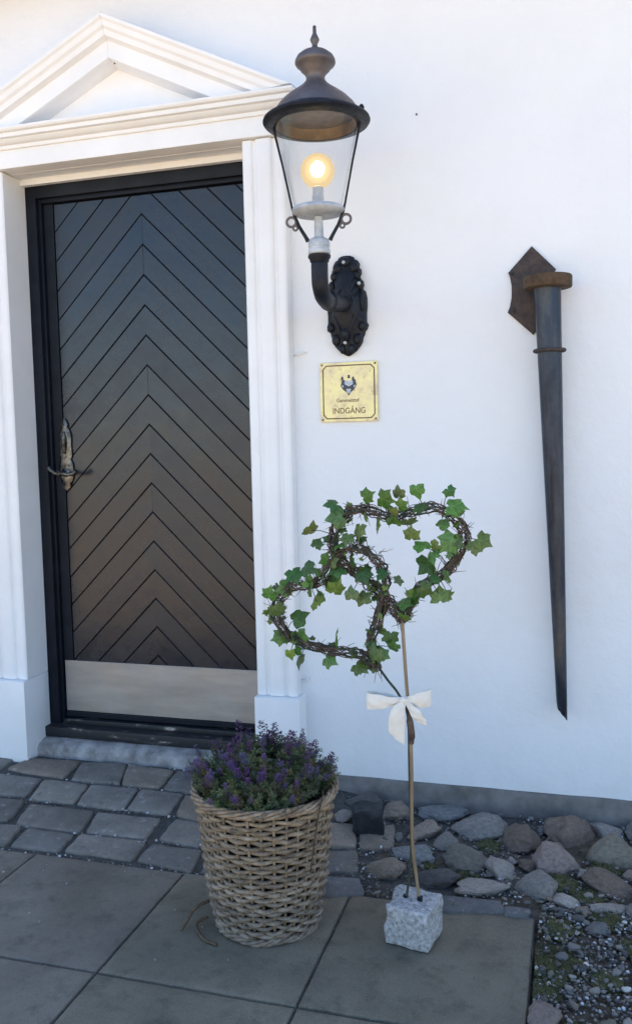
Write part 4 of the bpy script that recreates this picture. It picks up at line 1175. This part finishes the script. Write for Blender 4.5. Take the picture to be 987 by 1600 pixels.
def flower_mesh(seed):
    rnd = random.Random(seed + 50); m = MB()
    L = rnd.uniform(0.018, 0.030)
    for k in range(46):
        t = rnd.random(); a = rnd.uniform(0, 6.28); r = 0.0065 * (1 - 0.45 * t)
        b = Vector((r * 0.5 * cos(a), r * 0.5 * sin(a), L * t)); d = Vector((cos(a), sin(a), rnd.uniform(0.1, 0.9))).normalized()
        s = Vector((-sin(a), cos(a), 0)) * rnd.uniform(0.0014, 0.0028); l = rnd.uniform(0.004, 0.008)
        m.add([b, b + d * l * .6 + s, b + d * l, b + d * l * .6 - s], [(0, 1, 2, 3)])
    o = m.build("flower_spike", "flower_purple"); me = o.data; bpy.data.objects.remove(o)
    return me
flowers = [flower_mesh(s) for s in range(4)]
rnd = random.Random(11)
for k in range(260):
    a = rnd.uniform(0, 6.28); rr = 0.145 * math.sqrt(rnd.random())
    lean = 0.12 + 0.50 * (rr / 0.145) ** 1.4
    base = Vector((rr * cos(a), rr * sin(a), 0.006))
    sc = rnd.uniform(0.88, 1.06) * (1.25 - 0.45 * (rr / 0.145) ** 2)
    me = rnd.choice(sprigs)
    g = rnd.random()
    col = (1.0, 1.0, 1.0) if g < 0.62 else ((1.35, 1.25, 0.9) if g < 0.82 else ((0.55, 0.6, 0.7) if g < 0.92 else (1.6, 1.0, 0.75)))
    col = tuple(c * rnd.uniform(0.8, 1.15) for c in col)
    d = Vector((cos(a) * sin(lean), sin(a) * sin(lean), cos(lean)))
    q = Vector((0, 0, 1)).rotation_difference(d)
    o = inst(me, "sprig", plant, base, None, (sc, sc, sc), col)
    o.rotation_mode = 'QUATERNION'; o.rotation_quaternion = q @ Matrix.Rotation(rnd.uniform(0, 6.28), 4, 'Z').to_quaternion()
    if rnd.random() < 0.46:
        top = max((v.co for v in me.vertices), key=lambda c: c.z)
        f = inst(rnd.choice(flowers), "flower_spike", o, top - Vector((0, 0, 0.012)), (rnd.uniform(-.2, .2), rnd.uniform(-.2, .2), 0), None, tuple(c * rnd.uniform(0.7, 1.25) for c in (1, 1, 1)))
        f.scale = [rnd.uniform(0.9, 1.35) / 1] * 3

# ------------------------------------------------------------------ ivy double heart
TY = -0.84
ivy = empty("ivy_topiary", (-0.394, TY, 0))
tag(ivy, "two interlocked ivy hearts on cane stems set in a granite cube", "topiary")
IV = Matrix.Translation((0.394, -TY, 0))
def ipart(name, mat, fn, smooth=True, auto=None, parent=None):
    o = part(name, mat, parent or ivy, fn, smooth, auto)
    if parent is None: o.matrix_parent_inverse = IV
    return o
def cube(m):
    bm = bmesh.new(); bmesh.ops.create_cube(bm, size=1)
    bmesh.ops.bevel(bm, geom=bm.edges[:], offset=0.06, segments=2, profile=0.5, affect='EDGES')
    bmesh.ops.subdivide_edges(bm, edges=bm.edges[:], cuts=4, use_grid_fill=True)
    R = Matrix.Rotation(radians(-11), 4, 'Z')
    for v in bm.verts:
        c = Vector((v.co.x * 0.122, v.co.y * 0.118, v.co.z * 0.104))
        k = Vector((noise.noise(v.co * 2.2), noise.noise(v.co * 2.2 + Vector((9, 0, 0))), noise.noise(v.co * 2.2 + Vector((0, 9, 0))))) * 0.010
        k += Vector((noise.noise(v.co * 9), noise.noise(v.co * 9 + Vector((9, 0, 0))), noise.noise(v.co * 9 + Vector((0, 9, 0))))) * 0.003
        c += k
        c.x *= 1 + 0.02 * (-v.co.z)       # slightly narrower towards the top
        v.co = R @ c + Vector((-0.392, -0.838, 0.0555))
        v.co.z = max(v.co.z, 0.0035)
    m.bm(bm)
stone_base = ipart("granite_cube", "granite", cube, True, 50)
def sleeve(x, y):
    return lambda m: m.lathe([(0.007, 0.100), (0.0075, 0.114), (0.004, 0.116)], 10, (x, y, 0))
ipart("peg", "black_iron", sleeve(-0.414, TY + 0.002), True, 40)
ipart("peg", "black_iron", sleeve(-0.377, TY + 0.006), True, 40)
stemA = [(-0.414, TY, 0.095), (-0.402, TY, 0.180), (-0.397, TY + .002, 0.28), (-0.399, TY, 0.46), (-0.401, TY, 0.60), (-0.424, TY, 0.655), (-0.453, TY, 0.692), (-0.484, TY, 0.735)]
stemB = [(-0.377, TY + .006, 0.095), (-0.387, TY + .004, 0.180), (-0.393, TY - .006, 0.28), (-0.392, TY - .006, 0.46), (-0.395, TY - .006, 0.60), (-0.401, TY - .004, 0.66), (-0.407, TY, 0.75), (-0.413, TY, 0.87)]
ipart("cane_stem", "vine_green", lambda m: m.tube(catmull(stemA, False, 5), 0.0034, 8))
ipart("cane_stem", "cane", lambda m: m.tube(catmull(stemB, False, 5), 0.0046, 8))
ipart("tie", "vine_bark", lambda m: m.tube(catmull([(-0.398, TY - .006, 0.63), (-0.394, TY - .011, 0.59), (-0.390, TY - .010, 0.555), (-0.392, TY - .006, 0.53)], False, 4), [0.006] * 4 + [0.009] * 6 + [0.007] * 3, 8))
def vine(pts2, seed, mat_strands, yoff):
    base = [Vector((x, TY + yoff, z)) for x, z in pts2]
    C = catmull(base, True, 8)
    rnd = random.Random(seed); N = len(C)
    def wreath(m, count, R, r0, r1):
        for s in range(count):
            ph = rnd.uniform(0, 6.28); tw = rnd.uniform(-3, 7); i0 = rnd.randrange(N); n = int(N * rnd.uniform(0.35, 0.85))
            pts = []
            for k in range(n):
                i = (i0 + k) % N; q = ph + tw * 2 * pi * k / N
                t = (C[(i + 1) % N] - C[i - 1]).normalized(); u = Vector((0, 1, 0)); w = t.cross(u)
                rr = R * (0.55 + 0.6 * abs(noise.noise((k * 0.13, s * 3.3, seed))) + (0.35 if k in (0, n - 1) else 0))
                pts.append(C[i] + u * rr * cos(q) + w * rr * sin(q) + Vector((noise.noise((k * .3, s, 1)), noise.noise((k * .3, s, 2)), noise.noise((k * .3, s, 3)))) * 0.010)
            r = rnd.uniform(r0, r1)
            m.tube(pts, [r * (1 - 0.5 * abs(2 * k / n - 1) ** 3) for k in range(n)], 5)
    h = ipart("heart_wreath", mat_strands, lambda m: wreath(m, 22, 0.0165, 0.0008, 0.0020))
    def green(m): wreath(m, 10, 0.016, 0.0013, 0.0024)
    ipart("runner", "vine_green", green, True, None, h)
    def twigs(m):
        for k in range(260):
            i = rnd.randrange(N); d = Vector((rnd.gauss(0, 1), rnd.gauss(0, 0.6), rnd.gauss(0, 1))).normalized()
            t = (C[(i + 1) % N] - C[i - 1]).normalized(); d = (d + t * rnd.uniform(-1.5, 1.5)).normalized()
            L = rnd.uniform(0.014, 0.045)
            p = C[i] + Vector((rnd.gauss(0, .006), rnd.gauss(0, .006), rnd.gauss(0, .006)))
            m.tube([p, p + d * L * .5 + Vector((0, 0, rnd.uniform(-.004, .004))), p + d * L], [0.0012, 0.001, 0.0005], 4)
    tw = ipart("twigs", "vine_bark", twigs, True, None, h); tw["kind"] = "stuff"
    return C
CU = vine(HEART_UPPER, 3, "vine_bark", 0.006)
CL = vine(HEART_LOWER, 8, "vine_bark", -0.006)
def ivy_leaf_mesh(seed):
    rnd = random.Random(seed)
    half = [(0, 0.50), (0.11, 0.37), (0.20, 0.25), (0.29, 0.20), (0.44, 0.20), (0.41, 0.06), (0.38, -0.06), (0.40, -0.24), (0.24, -0.27), (0.10, -0.31), (0.02, -0.22)]
    half = [(x * rnd.uniform(0.85, 1.15), y * rnd.uniform(0.9, 1.1)) for x, y in half]; half[0] = (0, half[0][1])
    full = half + [(-x * rnd.uniform(0.85, 1.1), y * rnd.uniform(0.92, 1.06)) for x, y in reversed(half[1:])]
    m = MB(); n = len(full)
    zc = lambda x, y: -0.55 * x * x - 0.35 * y * y + 0.10 * abs(x) + rnd.uniform(-.012, .012)
    vs = [(0, -0.02, 0)] + [(x * .5, y * .5, zc(x * .5, y * .5)) for x, y in full] + [(x, y, zc(x, y)) for x, y in full]
    fs = [(0, 1 + i, 1 + (i + 1) % n) for i in range(n)] + [(1 + i, 1 + n + i, 1 + n + (i + 1) % n, 1 + (i + 1) % n) for i in range(n)]
    m.add(vs, fs)
    me = bpy.data.meshes.new("ivy_leaf"); me.from_pydata(m.v, [], m.f); me.materials.append(MATS["ivy_leaf"])
    me.polygons.foreach_set("use_smooth", [True] * len(me.polygons))
    return me
leaf_meshes = [ivy_leaf_mesh(s) for s in range(6)]
rnd = random.Random(5)
stalks = []
def add_leaf(x, z, s, y=None):
    c = rnd.random()
    col = (1, 1, 1) if c < 0.5 else ((0.55, 0.72, 0.62) if c < 0.78 else (1.35, 1.22, 0.95))
    col = tuple(v * rnd.uniform(0.8, 1.2) for v in col)
    o = inst(rnd.choice(leaf_meshes), "ivy_leaf", ivy, None, None, None, col)
    o.matrix_parent_inverse = IV
    o.location = (x, TY - rnd.uniform(0.008, 0.032) if y is None else y, z)
    o.scale = (s * 1.40, s * 1.40, s * rnd.uniform(1.0, 2.6))
    stalks.append((Vector(o.location), s))
    # face the viewer roughly, drooping at random
    M = Matrix.Rotation(rnd.gauss(0, 0.55), 3, 'Z') @ Matrix.Rotation(radians(90) + rnd.gauss(-0.25, 0.45), 3, 'X') @ Matrix.Rotation(rnd.uniform(0, 6.28), 3, 'Z')
    o.rotation_euler = M.to_euler()
for x, z, s in LEAVES:
    add_leaf(x, z, s)
for C in (CU, CL):
    for k in range(56):
        p = rnd.choice(C)
        add_leaf(p.x + rnd.gauss(0, 0.014), p.z + rnd.gauss(0, 0.014), rnd.uniform(0.010, 0.031), TY + rnd.uniform(-0.028, 0.03))

def leaf_stalks(m):
    allc = CU + CL
    for p, s in stalks:
        q = min(allc, key=lambda c: (c - p).length)
        mid = (p + q) / 2 + Vector((rnd.uniform(-.006, .006), -0.004, rnd.uniform(0.002, 0.010)))
        m.tube([q, mid, p + Vector((0, 0.002, 0))], [0.0013, 0.0011, 0.0009], 5)
st_o = ipart("leaf_stalks", "vine_green", leaf_stalks); st_o["kind"] = "stuff"

# ------------------------------------------------------------------ ribbon bow on the stems
bow = empty("ribbon_bow", (-0.408, TY - 0.010, 0.645))
tag(bow, "cream fabric bow tied round the ivy topiary's stem", "bow")
BI = Matrix.Translation((0.408, -TY + 0.010, -0.645))
def bpart(name, fn):
    o = part(name, "ribbon", bow, fn, True, None); o.matrix_parent_inverse = BI
    return o
def strip(m, rows, thick=0.0012):
    """rows: list of (edge a, edge b); a ribbon skin with thickness and a soft crease"""
    n = len(rows); K = 6
    top, bot = [], []
    for i, (a, b) in enumerate(rows):
        a, b = Vector(a), Vector(b)
        r = [a.lerp(b, j / (K - 1)) + Vector((0, -0.004 * sin(pi * j / (K - 1)) + 0.0022 * sin(j * 2.1 + i * .9), 0)) for j in range(K)]
        top.append(r); bot.append([p + Vector((0, thick, 0)) for p in r])
    for side, flip in ((top, False), (bot, True)):
        o = len(m.v)
        for r in side: m.v.extend(tuple(p) for p in r)
        for i in range(n - 1):
            for j in range(K - 1):
                f = (o + i * K + j, o + i * K + j + 1, o + (i + 1) * K + j + 1, o + (i + 1) * K + j)
                m.face(f[::-1] if flip else f)
Y = TY - 0.012
def smooth_rows(rows, sub=5):
    A = catmull([r[0] for r in rows], False, sub); B = catmull([r[1] for r in rows], False, sub)
    return list(zip(A, B))
bpart("loop", lambda m: strip(m, smooth_rows([((-0.414, Y, .652), (-0.414, Y, .638)), ((-0.440, Y - .012, .654), (-0.440, Y - .012, .630)), ((-0.472, Y - .018, .660), (-0.474, Y - .018, .621)), ((-0.500, Y - .012, .661), (-0.502, Y - .012, .619)), ((-0.505, Y + .004, .660), (-0.506, Y + .004, .620)), ((-0.490, Y + .018, .658), (-0.490, Y + .018, .622)), ((-0.450, Y + .014, .654), (-0.450, Y + .014, .630)), ((-0.412, Y + .004, .650), (-0.412, Y + .004, .640))])))
bpart("loop", lambda m: strip(m, smooth_rows([((-0.403, Y, .653), (-0.403, Y, .638)), ((-0.385, Y - .012, .662), (-0.383, Y - .012, .634)), ((-0.362, Y - .016, .672), (-0.358, Y - .016, .632)), ((-0.343, Y - .008, .676), (-0.340, Y - .008, .636)), ((-0.338, Y + .006, .675), (-0.337, Y + .006, .638)), ((-0.356, Y + .016, .668), (-0.356, Y + .016, .640)), ((-0.402, Y + .004, .650), (-0.402, Y + .004, .642))])))
bpart("tail", lambda m: strip(m, smooth_rows([((-0.412, Y - .006, .646), (-0.401, Y - .006, .643)), ((-0.432, Y - .016, .632), (-0.403, Y - .014, .626)), ((-0.444, Y - .018, .605), (-0.404, Y - .016, .600)), ((-0.447, Y - .014, .570), (-0.405, Y - .016, .555)), ((-0.446, Y - .012, .560), (-0.406, Y - .018, .532))])))
bpart("tail", lambda m: strip(m, smooth_rows([((-0.399, Y - .006, .648), (-0.404, Y - .006, .638)), ((-0.380, Y - .022, .640), (-0.391, Y - .020, .620)), ((-0.362, Y - .026, .625), (-0.380, Y - .024, .605)), ((-0.349, Y - .022, .604), (-0.366, Y - .022, .596)), ((-0.347, Y - .020, .596), (-0.349, Y - .022, .586))])))
def knot(m):
    bm = bmesh.new(); bmesh.ops.create_icosphere(bm, subdivisions=3, radius=1)
    for v in bm.verts:
        k = 1 + 0.18 * noise.noise(v.co * 2.2); v.co = Vector((-0.407 + v.co.x * .013 * k, Y - 0.004 + v.co.y * .011 * k, .6455 + v.co.z * .0105 * k))
    m.bm(bm)
bpart("knot", knot)

# ------------------------------------------------------------------ loose black stone block
def blk(m):
    bm = bmesh.new(); bmesh.ops.create_cube(bm, size=1)
    bmesh.ops.bevel(bm, geom=bm.edges[:], offset=0.10, segments=3, profile=0.5, affect='EDGES')
    bmesh.ops.subdivide_edges(bm, edges=bm.edges[:], cuts=3, use_grid_fill=True)
    for v in bm.verts:
        c = Vector((v.co.x * 0.104, v.co.y * 0.10, v.co.z * 0.092))
        c += Vector((noise.noise(v.co * 2.4), noise.noise(v.co * 2.4 + Vector((5, 0, 0))), noise.noise(v.co * 2.4 + Vector((0, 5, 0))))) * 0.012
        v.co = c
    m.bm(bm)
bs = part("stone_block", "black_stone", None, blk, True, 45)
bs.location = (-0.648, -0.255, 0.040); bs.rotation_euler = (0.05, -0.04, 0.2)
tag(bs, "black squared stone block among the field stones behind the basket", "stone block")
